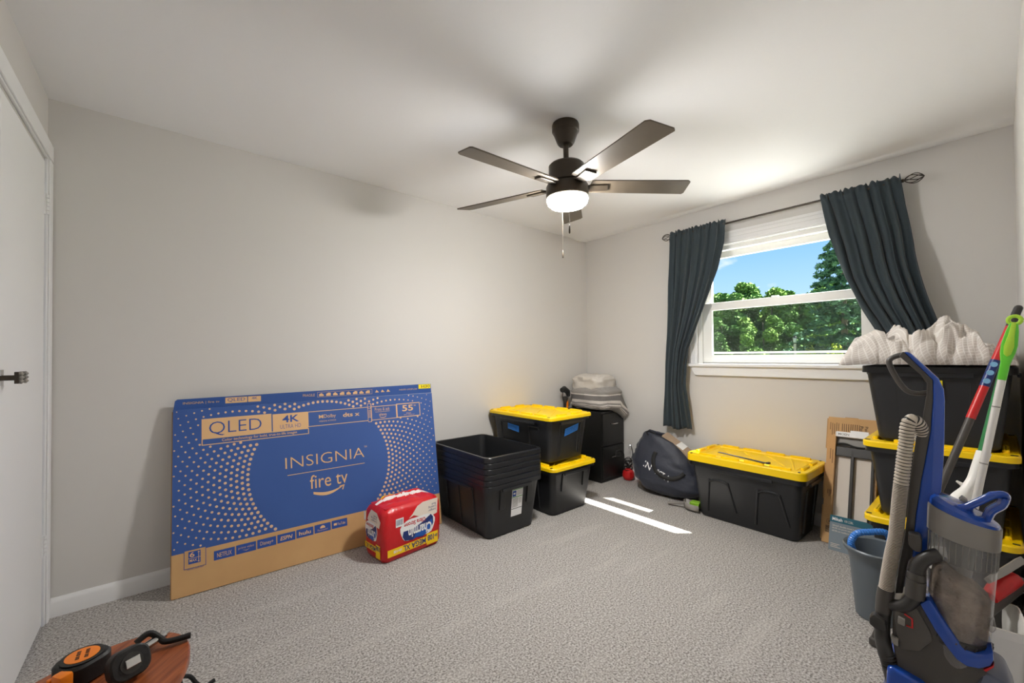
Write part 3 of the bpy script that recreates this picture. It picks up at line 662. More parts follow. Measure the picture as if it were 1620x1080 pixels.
F.poly('remote_print', [(1.0245, .785), (1.028, .779), (1.041, .779), (1.0445, .785), (1.0445, .893), (1.041, .899), (1.028, .899), (1.0245, .893)], M['cblue'], .002)
F.multi('remote_keys', ringpolys(1.0345, .872, .0065, .0025, 12)+[[(1.027+c*.006, .850-r_*.009), (1.0305+c*.006, .850-r_*.009), (1.0305+c*.006, .855-r_*.009), (1.027+c*.006, .855-r_*.009)] for r_ in range(6) for c in range(3)], il, .0024)
# brand
F.text('brand_lettering', 'INSIGNIA', .522, .985, .552, .617, il, .0014, off=-.014); F.text('lettering', 'TM', .986, 1.004, .612, .624, il, .0014)
F.rect('kraft_rule', .532, .985, .512, .5155, il, .001)
F.text('brand_lettering', 'fire tv', .652, .872, .411, .492, il, .0014, off=.0)
cxs = .757
F.multi('smile', [[(cxs-.088+.176*a/10, .386-.032*math.sin(PI*(.08+.92*a/10))*1.0+.012*(a/10)), (cxs-.088+.176*(a+1)/10, .386-.032*math.sin(PI*(.08+.92*(a+1)/10))+.012*((a+1)/10)), (cxs-.088+.176*(a+1)/10, .392-.020*math.sin(PI*(.0+.95*(a+1)/10))+.012*((a+1)/10)), (cxs-.088+.176*a/10, .392-.020*math.sin(PI*(.0+.95*a/10))+.012*(a/10))] for a in range(10)]
        + [[(.820, .399), (.852, .404), (.851, .396), (.821, .392)], [(.852, .404), (.842, .373), (.835, .375), (.844, .398)]], il, .0014)
# streaming tiles
tiles = ['NETFLIX', 'prime video', 'Disney+', 'ESPN', 'hulu', 'Paramount+', 'YouTube']
x0 = .177
for i, tx in enumerate(tiles):
    ws = .092; xa = x0+i*(.098); ya = .140+.0018*i; F.rect('blue_tile', xa, xa+ws, ya, ya+.047, ib, .0008)
    if tx == 'Paramount+':
        F.multi('emblem', [ell(xa+.046, ya+.022, .015, .016, 10, 0, 180)], il, .0014); F.text('tile_lettering', tx, xa+.018, xa+.076, ya+.008, ya+.019, il, .0014, off=-.01)
    elif tx == 'YouTube':
        F.rect('emblem', xa+.012, xa+.030, ya+.017, ya+.030, il, .0014); F.text('tile_lettering', tx, xa+.033, xa+.080, ya+.015, ya+.031, il, .0014)
    elif tx == 'prime video':
        F.text('tile_lettering', tx, xa+.010, xa+.082, ya+.020, ya+.036, il, .0014, off=-.01); F.multi('smile', [[(xa+.028, .158+.0018*i), (xa+.046, .150+.0018*i), (xa+.064, .158+.0018*i), (xa+.046, .153+.0018*i)]], il, .0014)
    else:
        yo = .012 if tx != 'Disney+' else .008
        F.text('tile_lettering', tx, xa+.014, xa+.078, ya+yo, ya+.034, il, .0014, off=.02 if tx in ('ESPN', 'hulu') else 0, shear=.25 if tx == 'ESPN' else 0)
F.frame('blue_rule', .053, .144, .131, .222, .0022, ib, .001)
F.rect('kraft_block', .0552, .1418, .1332, .2198, M['kraft'], .0007)
F.rect('blue_tile', .071, .121, .152, .212, ib, .0012); F.text('tile_lettering', '6', .076, .096, .185, .209, il, .0018, off=.02); F.text('tile_lettering', 'MAX', .076, .106, .162, .175, il, .0018, off=.01)
F.rect('kraft_rule', .071, .121, .179, .1808, il, .0018); F.multi('arrow', [[(.112, .16), (.1145, .16), (.1145, .204), (.112, .204)], [(.108, .203), (.1185, .203), (.1132, .209)], [(.1185, .161), (.108, .161), (.1132, .155)]], il, .0018)
F.text('fine_print', 'VERTICAL STACK ONLY', .066, .134, .124, .130, ib, .001)
# flap print
G = Face(PT(0, h, .0005), ex, Vector(up)-nb*.12, tvr)
G.text('lettering', 'INSIGNIA | fire tv', .045, .205, .022, .038, il, .001); G.rect('kraft_block', .232, .336, .018, .050, il, .0008); G.rect('kraft_block', .340, .404, .018, .050, il, .0008)
G.text('lettering', 'QLED', .242, .326, .024, .046, ib, .0012); G.text('lettering', '4K', .358, .386, .032, .046, ib, .0012)
G.text('lettering', 'FRAGILE', .628, .697, .028, .044, il, .001); G.frame('kraft_rule', .712, 1.06, .020, .052, .0015, il, .0008)
G.multi('handling_symbols', [[(.722+i*.042, .026), (.750+i*.042, .026), (.750+i*.042, .034+.01*(i % 2)), (.736+i*.042, .046), (.722+i*.042, .038)] for i in range(8)]+[[(1.08+i*.04, .028), (1.108+i*.04, .028), (1.09+i*.04, .046)] for i in range(3)], il, .0012)
G.text('lettering', 'NS55-UQFL26', 1.255, 1.390, .030, .042, il, .001)
G.rect('yellow_sticker', 1.402, 1.498, .036, .067, M['yel_st'], .001); G.text('sticker_print', 'H30', 1.425, 1.492, .042, .062, M['blk_ink'], .0014)

# ================================================================== TOILET PAPER PACK
tp = thing('toilet_paper_pack', 'red plastic wrapped toilet paper multipack standing upside down', 'toilet paper', (-2.345, -.435, 0), .115)
hx, hy, hz = .205, .118, .322
b_ = MB(); rings = []
for z, q, r in ((0, .02, .03), (.006, .008, .035), (.03, 0, .04), (.16, -.004, .04), (.27, .0, .04), (.295, .012, .04), (.308, .03, .035)):
    ring = rrect(hx-q, hy-q, r, z, 5); rings.append(ring)
b_.loft(rings, True, False); wrap = b_.build('wrapper', M['red'], tp, smooth=60)
b_ = MB(); nu, nv = 40, 24
def top(u, v):
    x, y = (u-.5)*2*(hx-.028), (v-.5)*2*(hy-.028)
    e_ = min(1, 6*min(u, 1-u))*min(1, 5*min(v, 1-v))
    zz = .3075+e_*(.010+.022*math.exp(-((y-.035+.08*x)/.035)**2)+.009*noise.noise(Vector((x*18, y*22, 3)))+.005*noise.noise(Vector((x*50, y*50, 1))))
    return (x, y, zz)
b_.grid(top, nu, nv)
b_.mi = [2 if .70 < (j+.5)/nv < .84 and i > 4 else 1 if (abs(((j+.5)/nv-.5)*2*hy-.012+.05*((i+.5)/nu-.5)) < .014+.012*noise.noise(Vector((i*.4, j*.5, 2)))) else 0 for j in range(nv) for i in range(nu)]
tpt = b_.build('gathered_top', [M['red'], M['wrapw'], M['wyel']], tp, smooth=60)
def logo(fc, x0, y0, sx, sy, big):
    def R(pts): return [(x0+x*sx, y0+y*sy) for x, y in pts]
    cloud = [(x, y) for x, y in ell(.5, .5, .5, .44, 26)]
    fc.poly('logo_cloud', R([(.5+(x-.5)*1.06+.02*math.sin(6*math.atan2(y-.5, x-.5)), .5+(y-.5)*1.1+.06*math.sin(3*math.atan2(y-.5, x-.5))) for x, y in cloud]), M['whitep'], .0022)
    fc.poly('logo_blue', R([(.06, .50), (.03, .30), (.10, .12), (.22, .08), (.32, .04), (.45, .08), (.65, .02), (.88, .22), (.98, .45), (.97, .72), (.90, .86), (.60, .62), (.35, .50)]), M['pnavy'], .0026)
    fc.poly('logo_blue_light', R([(.34, .06), (.45, .10), (.65, .05), (.86, .24), (.95, .46), (.93, .66), (.70, .46), (.46, .32)]), M['pblue'], .003)
    fc.text('brand_lettering', 'Charmin', x0+.20*sx, x0+.92*sx, y0+.14*sy, y0+.56*sy, M['whitep'], .0036, off=.03, flip=True, shear=.0)
    fc.text('lettering', 'Ultra Strong', x0+.08*sx, x0+.72*sx, y0+.64*sy, y0+.88*sy, M['pred'], .003, off=.02, flip=True)
fc = Face((-hx, -hy-.003, 0), (1, 0, 0), (0, 0, 1), tp)
fc.rect('yellow_band', .022, .295, .036, .078, M['wyel'], .001); fc.rect('yellow_band', .293, .378, .022, .092, M['wyel'], .0012)
fc.text('lettering', 'MEGA XL', .125, .285, .040, .074, M['pnavy'], .002, off=.02, flip=True); fc.text('lettering', '108', .300, .346, .045, .080, M['pnavy'], .002, off=.03, flip=True); fc.text('lettering', '18=', .350, .374, .055, .075, M['pnavy'], .002, off=.02, flip=True)
fc.text('lettering', '18=108', .060, .115, .050, .066, M['whitep'], .002, off=.02, flip=True)
fc.poly('paper_print', [(.165, .225), (.20, .235), (.30, .190), (.372, .205), (.378, .300), (.265, .300), (.225, .285), (.19, .245)], M['pcream'], .0014)
fc.text('lettering', 'Longer\nLasting\nRoll', .305, .362, .225, .275, M['pnavy'], .002, flip=True)
logo(fc, .112, .084, .235, .146, True)
fc.rect('barcode_label', .075, .128, .195, .245, M['whitep'], .0016); fc.multi('barcode', [[(.080+i*.0055, .205), (.080+i*.0055+.002+.001*(i % 2), .205), (.080+i*.0055+.002+.001*(i % 2), .238), (.080+i*.0055, .238)] for i in range(8)], M['pnavy'], .002)
fs = Face((-hx-.003, hy, 0), (0, -1, 0), (0, 0, 1), tp)
fs.rect('yellow_band', .02, .155, .05, .085, M['wyel'], .001); fs.rect('yellow_band', .150, .200, .022, .100, M['wyel'], .0012); fs.text('lettering', 'MEGA XL', .035, .148, .055, .080, M['pnavy'], .002, off=.02, flip=True); fs.text('lettering', '108', .154, .198, .066, .094, M['pnavy'], .002, off=.02, flip=True)
logo(fs, .03, .105, .135, .120, False)
fs.poly('paper_print', [(.05, .225), (.09, .205), (.19, .2), (.205, .24), (.165, .285), (.10, .292), (.07, .26)], M['pcream'], .0014); fs.text('lettering', 'Longer\nLasting\nRoll', .095, .165, .225, .265, M['pnavy'], .002, flip=True)
fs.rect('barcode_label', .008, .030, .21, .262, M['whitep'], .0016)

# ================================================================== CORNER: CABINET, BLANKETS, TOOL, RED BALL
cb = thing('filing_cabinet', 'black two drawer metal filing cabinet in the corner', 'cabinet', (-.19, -.24, 0))
MB().box(-.175, .175, -.215, .225, 0, .668).build('body', M['cab'], cb, smooth=0, bevel=.004)
for z0, z1 in ((.035, .335), (.345, .648)):
    dr = MB().box(-.165, .165, -.232, -.212, z0, z1).build('drawer', M['cab'], cb, smooth=0, bevel=.003)
    b_ = MB().tube(smoothpath([(-.045, -.232, z1-.10), (-.04, -.250, z1-.10), (.04, -.250, z1-.10), (.045, -.232, z1-.10)], 3), .006, 8); b_.build('handle', M['chrome'], dr)
def lump(name, m_, c, rx, ry, rz, seed, amp, flatb=None, e1=.45, e2=.5, nu=64, nv=40, shape=None, label='', cat='', uv=True):
    def sg(a, p): return math.copysign(abs(a)**p, a)
    def fn(u, v):
        a = 2*PI*u-PI; b2 = (v-.5)*PI
        d = Vector((sg(math.cos(b2), e1)*sg(math.cos(a), e2), sg(math.cos(b2), e1)*sg(math.sin(a), e2), sg(math.sin(b2), e1)))
        n_ = noise.noise(d*2.2+Vector((seed, 0, 0)))+.6*abs(noise.noise(d*4.5+Vector((0, seed, 0))))+.3*noise.noise(d*10+Vector((0, 0, seed)))
        p = Vector((d.x*rx, d.y*ry, d.z*rz))*(1+amp*n_)
        if shape: p = shape(p, u, v)
        p = p+Vector(c)
        if flatb is not None and p.z < flatb: p.z = flatb
        return tuple(p)
    b_ = MB().grid(fn, nu, nv); o = b_.build(name, m_, None, smooth=180, recalc=False, uvgrid=(nu, nv)); return tag(o, label, cat)
lump('white_sheet', M['plain'], (-.18, -.235, .905), .165, .180, .105, 3.1, .16, .672, label='crumpled white sheet behind the grey striped blanket', cat='sheet')
def blank(p, u, v):
    if p.z < -.1: p.z = max(p.z, -.112)
    if p.y < -.16 and p.x > 0 and p.z < .02: p.y -= .045; p.z -= .10*min(1, p.x/.15)
    return p
lump('striped_blanket', M['blanket'], (-.195, -.275, .785), .185, .225, .113, 5.7, .12, None, shape=blank, label='grey striped blanket bundled on the filing cabinet', cat='blanket')
tl = thing('corded_tool', 'black upright tool with a looped cord behind the filing cabinet', 'tool', (-.46, -.10, 0))
MB().tube([(0, 0, 0), (0, 0, .55), (-.005, 0, .80)], [.02, .018, .022], 12).build('shaft', M['cgrey'], tl)
MB().tube([(-.06, -.01, .865), (-.02, 0, .875), (.03, 0, .845), (.045, 0, .80)], [.025, .03, .028, .018], 12).build('handle', M['rubber'], tl)
MB().tube(smoothpath([(-.05, -.02, .86), (-.075, -.03, .80), (-.05, -.035, .74), (-.01, -.03, .76), (.01, -.03, .82)], 5), .004, 6).build('cord', M['strap'], tl)
MB().box(-.008, .012, -.026, -.018, .69, .76).build('orange_mark', M['orange'], tl, smooth=0); MB().lathe([(.09, 0), (.09, .02), (.03, .04)], 20).build('foot', M['cgrey'], tl)
sp_ = thing('small_speaker', 'small dark box on the carpet between the totes and the cabinet', 'box', (-.62, -.21, 0))
MB().box(-.07, .07, -.09, .09, 0, .40).build('case', M['cab'], sp_, smooth=0, bevel=.006); MB().box(-.074, -.069, -.075, .075, .22, .36).build('grille', M['cgrey'], sp_, smooth=0, bevel=.002)
rb = thing('red_ball_lamp', 'round red ball with black cords beside the filing cabinet', 'ball', (-.075, -.555, 0))
MB().lathe([(.015, .0), (.04, .006), (.054, .03), (.056, .055), (.05, .085), (.03, .105), (.012, .115)], 14).build('ball', M['redp'], rb, smooth=20)
MB().lathe([(.014, .11), (.02, .125), (.012, .14)], 12).build('cap', M['rubber'], rb)
MB().tube(smoothpath([(0, 0, .135), (-.03, -.01, .16), (-.07, 0, .19), (-.085, .0, .26), (-.12, 0, .30), (-.17, .01, .30), (-.175, .01, .26), (-.14, .0, .255)], 6), .011, 8).build('thick_cord', M['strap'], rb)
pts = []
for i in range(60): a = i*.55; pts.append((.005+.045*math.cos(a)*(1-.3*math.sin(i)), .006+.035*math.sin(a), .145+.055*math.sin(i*.21)+.012*math.cos(i*.9)))
MB().tube(pts, .0035, 6).build('tangled_cord', M['strap'], rb)
MB().tube(smoothpath([(.02, 0, .15), (.045, -.02, .25), (.03, -.01, .33), (.01, 0, .30)], 5), .004, 6).build('cord_end', M['chrome'], rb)

# ================================================================== BAG + CARTON INSIDE, SCOOP
def bag(u, v):
    # v: 0 bottom .. 1 top opening, u around; lies leaning on the wall, opening faces up and right
    a = 2*PI*u
    prof = [(0, .10), (.06, .70), (.2, 1.0), (.45, 1.02), (.7, .84), (.9, .60), (1, .48)]
    for (v0, r0), (v1, r1) in zip(prof, prof[1:]):
        if v0 <= v <= v1: rr_ = r0+(r1-r0)*(v-v0)/(v1-v0)
    ca, sa = math.cos(a), math.sin(a); ca = math.copysign(abs(ca)**.8, ca); sa = math.copysign(abs(sa)**.8, sa)
    wv = noise.noise(Vector((ca*1.5, sa*1.5, v*3)))*.09+.085*abs(noise.noise(Vector((ca*3.2, sa*3.2, v*7+4))))+.03*noise.noise(Vector((ca*8, sa*8, v*14)))
    x = sa*.125*(rr_+wv)*(1.0); y = ca*.30*(rr_+wv)
    z = .50*v**.9
    y2 = y-.02; z2 = z-(.42*max(0, -y)*v*1.1)+.02*wv
    if y > 0: z2 += .04*v*y/.2; 
    x += .06*v; y2 += .06*v
    return (x, y2, max(0.002, z2))
bg_ = thing('duffel_bag', 'slumped navy cloth bag with white lettering and black strap', 'bag', (-.215, -1.03, 0), .12)
b_ = MB().grid(bag, 64, 30); b_.build('cloth', M['navy'], bg_, smooth=180, recalc=False, solid=.003)
from mathutils.bvhtree import BVHTree
bt = BVHTree.FromPolygons([Vector(p) for p in b_.v], b_.f)
def onbag(y, z, off):
    h_ = bt.ray_cast(Vector((-1, y, z)), Vector((1, 0, 0))); x = h_[0].x if h_[0] is not None else -.1
    return Vector((x-off, y, z))
sp2 = smoothpath([(0, .062, .375), (0, .075, .33), (0, .066, .27), (0, .034, .215), (0, -.03, .185), (0, -.10, .185), (0, -.155, .21), (0, -.178, .235)], 6)
sv, sf = [], []
for i, p in enumerate(sp2):
    d = (sp2[min(i+1, len(sp2)-1)]-sp2[max(i-1, 0)]).normalized(); n_ = Vector((0, -d.z, d.y))*.016
    for q in (p-n_, p+n_): sv.append(tuple(onbag(q.y, q.z, .009)))
for i in range(len(sp2)-1): sf.append((2*i, 2*i+1, 2*i+3, 2*i+2))
MB().add(sv, sf).build('strap', M['strap'], bg_, smooth=60, recalc=False, solid=.004)
bl_ = Vector((0, -.92, -.392)); bu_ = Vector((0, .392, -.92))*-1; b0_ = Vector((-.5, .165, .245))
for tx, x0, x1 in (('IN', 0, .07), ('VICT', .108, .195), ('A', .205, .245)):
    bf = Face(b0_, bl_, bu_, bg_); o = bf.text('lettering', tx, x0, x1, 0, .052, M['whitep'], 0, off=.01)
    for v in o.data.vertices: v.co = onbag(v.co.y, v.co.z, .0035)
MB().tube(smoothpath([(-.02, .15, .5), (-.01, .17, .525), (.02, .15, .525), (.02, .10, .51)], 4), .006, 6).build('cord_loop', M['strap'], bg_)
ci = thing('kraft_carton', 'brown cardboard carton with white tape inside the navy bag', 'cardboard box', (-.14, -1.10, .316), 0)
ci.rotation_euler = (math.radians(33), math.radians(-6), .08)
MB().box(-.05, .055, -.14, .20, -.14, .115).build('body', mat('carton_tan', rgb(176, 154, 132), .8), ci, smooth=0, bevel=.003)
MB().box(-.051, .056, .0, .065, .1152, .1162).build('white_tape', M['whitep'], ci, smooth=0); MB().box(-.05, .055, -.07, -.066, .115, .1165).build('flap_edge', M['kraftd'], ci, smooth=0)
sc = thing('litter_scoop', 'grey plastic scoop lying on the carpet beside the bag', 'scoop', (-.385, -1.325, 0), -1.45)
b_ = MB(); rings = []
for x, wd_, zb in ((-.045, .02, .02), (-.02, .045, .008), (.03, .052, .004), (.075, .05, .004)):
    rings.append([(x, -wd_, zb+.055), (x, -wd_*.9, zb+.015), (x, -wd_*.5, zb), (x, wd_*.5, zb), (x, wd_*.9, zb+.015), (x, wd_, zb+.055)])
b_.loft(rings, False, False, closed=False); b_.add(rings[0], [(0, 1, 2, 3, 4, 5)]); b_.build('bowl', M['scoop'], sc, smooth=40, solid=.004)
MB().tube(smoothpath([(-.04, 0, .045), (-.08, 0, .035), (-.14, 0, .022), (-.175, 0, .018)], 4), [.012]*4+[.014]*9, 10, flat=.6).build('handle', M['scoop'], sc)
b_ = MB().box(-.01, .06, -.03, .028, .02, .075); b_.v = [(x+.25*(z-.02), y, z) for x, y, z in b_.v]
pk = b_.build('green_packet', mat('packet_green', rgb(140, 190, 50), .4), sc, smooth=0, bevel=.004); MB().box(-.012, .03, -.031, -.0305, .03, .05).build('packet_print', M['pcream'], pk, smooth=0)

# ================================================================== TALL BOXES BESIDE THE WINDOW WALL
kb_ = thing('kraft_box', 'tall brown cardboard box with printed text leaning on the window wall', 'cardboard box', (-.284, -2.130, 0))
ex2 = Vector((0, -1, 0)); ln = math.atan2(.238, .77); up2 = Vector((math.sin(ln), 0, math.cos(ln))); nb2 = Vector((math.cos(ln), 0, -math.sin(ln)))
def KP(x, y, d): return tuple(ex2*x+up2*y+nb2*d)
b_ = MB().prism([(0, .003), (.262, .003), (.262, .812), (0, .812)], KP, 0, .045); b_.build('body', M['kraft'], kb_, smooth=0, bevel=.002)
for y0, y1 in ((.60, .80), (.27, .50), (.02, .23)):
    MB().prism([(-.007, y0), (.0, y0), (.0, y1), (-.007, y1)], KP, .004, .04).build('side_flap', M['kraftd'], kb_, smooth=0)
MB().prism([(.088, .812), (.155, .812), (.155, .8165), (.088, .8165)], KP, .004, .035).build('slot', M['kraftd'], kb_, smooth=0)
MB().prism([(.262, .55), (.268, .55), (.268, .79), (.262, .79)], KP, .004, .04).build('side_flap', M['kraftd'], kb_, smooth=0)
kf = Face((0, 0, 0), ex2, up2, kb_)
kf.multi('printed_text', [[(x, y1-l_), (x+.0035, y1-l_), (x+.0035, y1), (x, y1)] for x, y1, l_ in [(.012+i*.011, .775-.004*(i % 3), .05+.03*((i*7) % 4)/3) for i in range(5)]+[(.075+i*.011, .772, .05+.02*(i % 3)) for i in range(9)]+[(.02+i*.012, .60-.006*i, .07+.02*(i % 3)) for i in range(5)]+[(.018+i*.008, .335, .03+.015*(i % 2)) for i in range(5)]], M['brown_ink'], .001)
def vtext(fc, s_, x0, x1, y0, y1, m_):
    g = Face(fc.p(x0, y1, 0), -fc.ey, fc.ex, fc.parent); return g.text('lettering', s_, 0, y1-y0, 0, x1-x0, m_, .0012)
vtext(kf, 'Poo', .192, .208, .725, .765, M['blk_ink']); vtext(kf, 'Poi', .168, .184, .730, .765, M['blk_ink']); kf.rect('printed_bar', .063, .069, .50, .59, M['blk_ink'], .001)
kf.frame('printed_frame', .062, .078, .225, .315, .0012, M['brown_ink'], .001); kf.multi('recycling_mark', ringpolys(.038, .135, .015, .0015, 20)+[[(.034, .127), (.044, .135), (.034, .143)]], M['brown_ink'], .001)
kf.multi('barcode', [[(.018, .068+i*.006), (.042, .068+i*.006), (.042, .0715+i*.006), (.018, .0715+i*.006)] for i in range(7)], M['blk_ink'], .001); kf.rect('white_label', .050, .058, .07, .105, M['whitep'], .001); kf.rect('crease_shade', .0, .09, .425, .4265, M['kraftd'], .0008)  # the darker line across the card paints the shade of a fold
tb = thing('towel_bar_box', 'open faced towel bar carton with teal and grey front, by the bucket', 'box', (-.373, -2.186, 0))
ln = math.atan2(.235, .69); up3 = Vector((math.sin(ln), 0, math.cos(ln))); nb3 = Vector((math.cos(ln), 0, -math.sin(ln)))
def QP(x, y, d): return tuple(ex2*x+up3*y+nb3*d)
def qb(name, x0, x1, y0, y1, d0, d1, m_, parent=tb, bevel=0): return MB().prism([(x0, y0), (x1, y0), (x1, y1), (x0, y1)], QP, d0, d1).build(name, m_, parent, smooth=0, bevel=bevel)
wq, hq = .212, .735
qb('back_panel', 0, wq, 0, hq, .036, .040, M['cream']); qb('side_panel', 0, .004, .2, hq, 0, .036, mat('card_brown', rgb(186, 147, 101), .8)); qb('side_panel', wq-.004, wq, 0, hq, 0, .036, MATS['card_brown'])
fr = qb('front_panel', 0, wq, 0, .206, -.001, .036, M['slate'], bevel=.001); qb('top_panel', 0, wq, hq-.032, hq, 0, .036, M['whitep']); qb('header_flap', .07, .16, hq, hq+.018, .03, .034, M['whitep'])
qb('grey_backing', .005, wq-.005, hq-.09, hq-.032, .030, .036, M['mgrey'])
for x0, x1, y0, y1 in ((.082, .1, .15, .62), (.182, .198, .15, .62), (.005, .19, .58, .64)):
    MB().prism([(x0, y0), (x1, y0), (x1, y1), (x0, y1)], QP, .010, .024).build('towel_bar', M['cgrey'], tb, smooth=0, bevel=.004)
MB().tube(smoothpath([QP(.01, .655, .012), QP(.05, .66, .008), QP(.11, .645, .01), QP(.19, .65, .012)], 5), .006, 8).build('black_strap', M['strap'], tb)
qf = Face((0, 0, 0), ex2, up3, tb); qf.rect('teal_band', 0, wq, .166, .206, M['teal'], .0018); qf.text('lettering', 'Mikah', .012, .062, .176, .195, M['whitep'], .0026, off=.02); qf.text('lettering', 'Y8122BL', .070, .115, .177, .190, M['pcream'], .0026, off=-.01)
for i, s_ in enumerate(('24-inch double towel bar', '60,96 cm porte-serviettes double', '60,96 cm toallero doble')): qf.text('lettering', s_, .014, .014+(.115, .155, .112)[i], .142-i*.016, .152-i*.016, M['pcream'], .0024)
qf.multi('fine_print', [[(.010, y), (.010+l_, y), (.010+l_, y+.0025), (.010, y+.0025)] for y, l_ in ((.038, .045), (.029, .035), (.020, .05))], M['pcream'], .0024)
qf.text('brand_lettering', 'MOEN', .014, .070, hq-.023, hq-.009, M['mgrey'], .001, off=.015)

# ================================================================== BED SHEETS IN THE TOP TOTE
FOLDS = [((.05, .10), (.30, .02), .055, .022), ((.28, .30), (.36, .0), .06, .028), ((.40, .22), (.52, .02), .05, .026), ((.50, .12), (.92, .20), .07, .026), ((.60, .30), (.88, .02), .05, .030), ((.10, .30), (.42, .12), .06, .022), ((.72, .0), (.96, .10), .045, .024), ((.45, .0), (.66, .06), .04, .018), ((.0, .02), (.16, .0), .05, .02)]
def sheet(u, v):
    # u across the front (0 = window side), v from front to back
    y = -2.39+u*(-2.935+2.39); x = -.83+v*.70
    prof = [(0, 1.23), (.08, 1.27), (.20, 1.305), (.34, 1.275), (.44, 1.27), (.54, 1.31), (.64, 1.335), (.78, 1.285), (.90, 1.245), (1, 1.20)]
    for (a, za), (c, zc) in zip(prof, prof[1:]):
        if a <= u <= c: t_ = (u-a)/(c-a); t_ = t_*t_*(3-2*t_); top_ = za+(zc-za)*t_
    fr = min(1, v/.13); fr = math.sqrt(max(0, 1-(1-fr)**2))
    bk = min(1, (1-v)/.3); bk = 1-(1-bk)**2
    el = min(1, u/.045); el = math.sqrt(max(0, 1-(1-el)**2)); er = min(1, (1-u)/.06); er = math.sqrt(max(0, 1-(1-er)**2))
    q = Vector((x*3.2+y*1.2, y*4.2-x*2.2, 1.7)); wq = Vector((noise.noise(q), noise.noise(q+Vector((5, 2, 0))), 0))*.9
    rid = abs(noise.noise(Vector((x*4+y*2.5, y*6.5-x*4, 1.7))+wq))
    rid2 = abs(noise.noise(Vector((x*10-y*7, y*12+x*7, 4.2))+wq*1.5)); fine = noise.noise(Vector((x*24, y*26, 7)))
    env = fr*el*er
    z = 1.150+(top_-.035-1.150)*env*(.6+.4*bk)+env*(.17*(.2-rid)+.085*(.2-rid2)+.014*fine)
    for (a0, b0), (a1, b1), wd_, am in FOLDS:
        t_ = max(0, min(1, ((u-a0)*(a1-a0)+(v-b0)*(b1-b0))/((a1-a0)**2+(b1-b0)**2))); dd = math.hypot(u-a0-t_*(a1-a0), v-b0-t_*(b1-b0))
        if dd < wd_: z += env*am*math.sqrt(1-(dd/wd_)**2); x -= .6*am*math.sqrt(1-(dd/wd_)**2)*(1-min(1, v/.3))
    x -= .045*math.sin(PI*min(1, v/.25))*(.25+rid2*2.2)
    y += .03*(1-el)*(.4+rid*2)-.012*fine
    if u < .09 and v < .45: y += .028*(1-u/.09)*(.55+.45*math.sin(v*16+1)); z -= .01*(1-u/.09)
    return (x, max(-2.945, y), max(1.144, z))
b_ = MB().grid(sheet, 170, 110)
bs = b_.build('bed_sheet', M['plaid'], smooth=180, recalc=False, solid=.004)
ul = bs.data.uv_layers.new(name='UVMap')
for lp_ in bs.data.loops:
    p = bs.data.vertices[lp_.vertex_index].co; ul.data[lp_.index].uv = ((p.y+.5*(p.z-1.15)+.05*noise.noise(p*7))/.62, (p.x+1.05*(p.z-1.15)+.05*noise.noise(p*6+Vector((3, 1, 0))))/.72)
tag(bs, 'crumpled beige plaid bed sheet heaped on the top tote', 'bed sheet')

# ================================================================== UPRIGHT VACUUM
vac = thing('upright_vacuum', 'blue and grey upright vacuum cleaner with a full clear dust bin', 'vacuum cleaner', (-1.9036, -2.7733, 0), math.radians(3.925-90))
def vp(px, py, d=0):
    # front elevation of the machine measured off the photograph, in metres (X across, Z up); d = depth
    th = math.atan((px-810)/650.69); a = th-.80002; D_ = 1.6076+d; x = D_*math.tan(a); dep = D_/math.cos(a)*math.cos(th)
    return (x, d, 1.2045+dep*(.0139+(554-py)/650.69))
def vprism(name, poly, d0, d1, m_, parent=vac, bevel=.006, seg=2): return MB().prism([vp(px, py, d0)[::2] for px, py in poly], lambda x, z, d: (x, d, z), d0, d1).build(name, m_, parent, smooth=40, bevel=bevel, seg=seg)
blueL = [(1429.5, 561), (1474.5, 606), (1474, 640), (1469, 687), (1462, 722), (1452.6, 765), (1447.5, 795), (1443.5, 815), (1440, 845), (1436, 885)]
vprism('blue_spine', blueL+[(1459, 885), (1467, 850), (1472, 797), (1484, 783), (1488, 743), (1491, 700), (1493, 640), (1492, 622), (1484, 604), (1439, 562)], -.022, .030, M['vblue'], bevel=.005, seg=3)
vprism('grey_spine', [(1427, 561.5), (1429.5, 561)]+blueL[1:]+[(1430, 890), (1420, 940), (1408, 940), (1414, 900), (1425, 850), (1430, 813), (1434, 770), (1439, 742), (1443, 715), (1446, 697), (1455.5, 676), (1464, 630), (1465, 611), (1456, 598), (1422, 568)], -.020, .026, M['dgrey'], bevel=.003)
MB().tube(smoothpath([vp(1467, 626), vp(1450, 627), vp(1436, 624), (vp(1425, 614)), vp(1413, 595), vp(1406.5, 580), vp(1408, 573), vp(1418, 568), vp(1432, 565)], 5), .0070, 12, flat=1.5, up=(0, 1, 0)).build('handle_loop', M['dgrey'], vac)
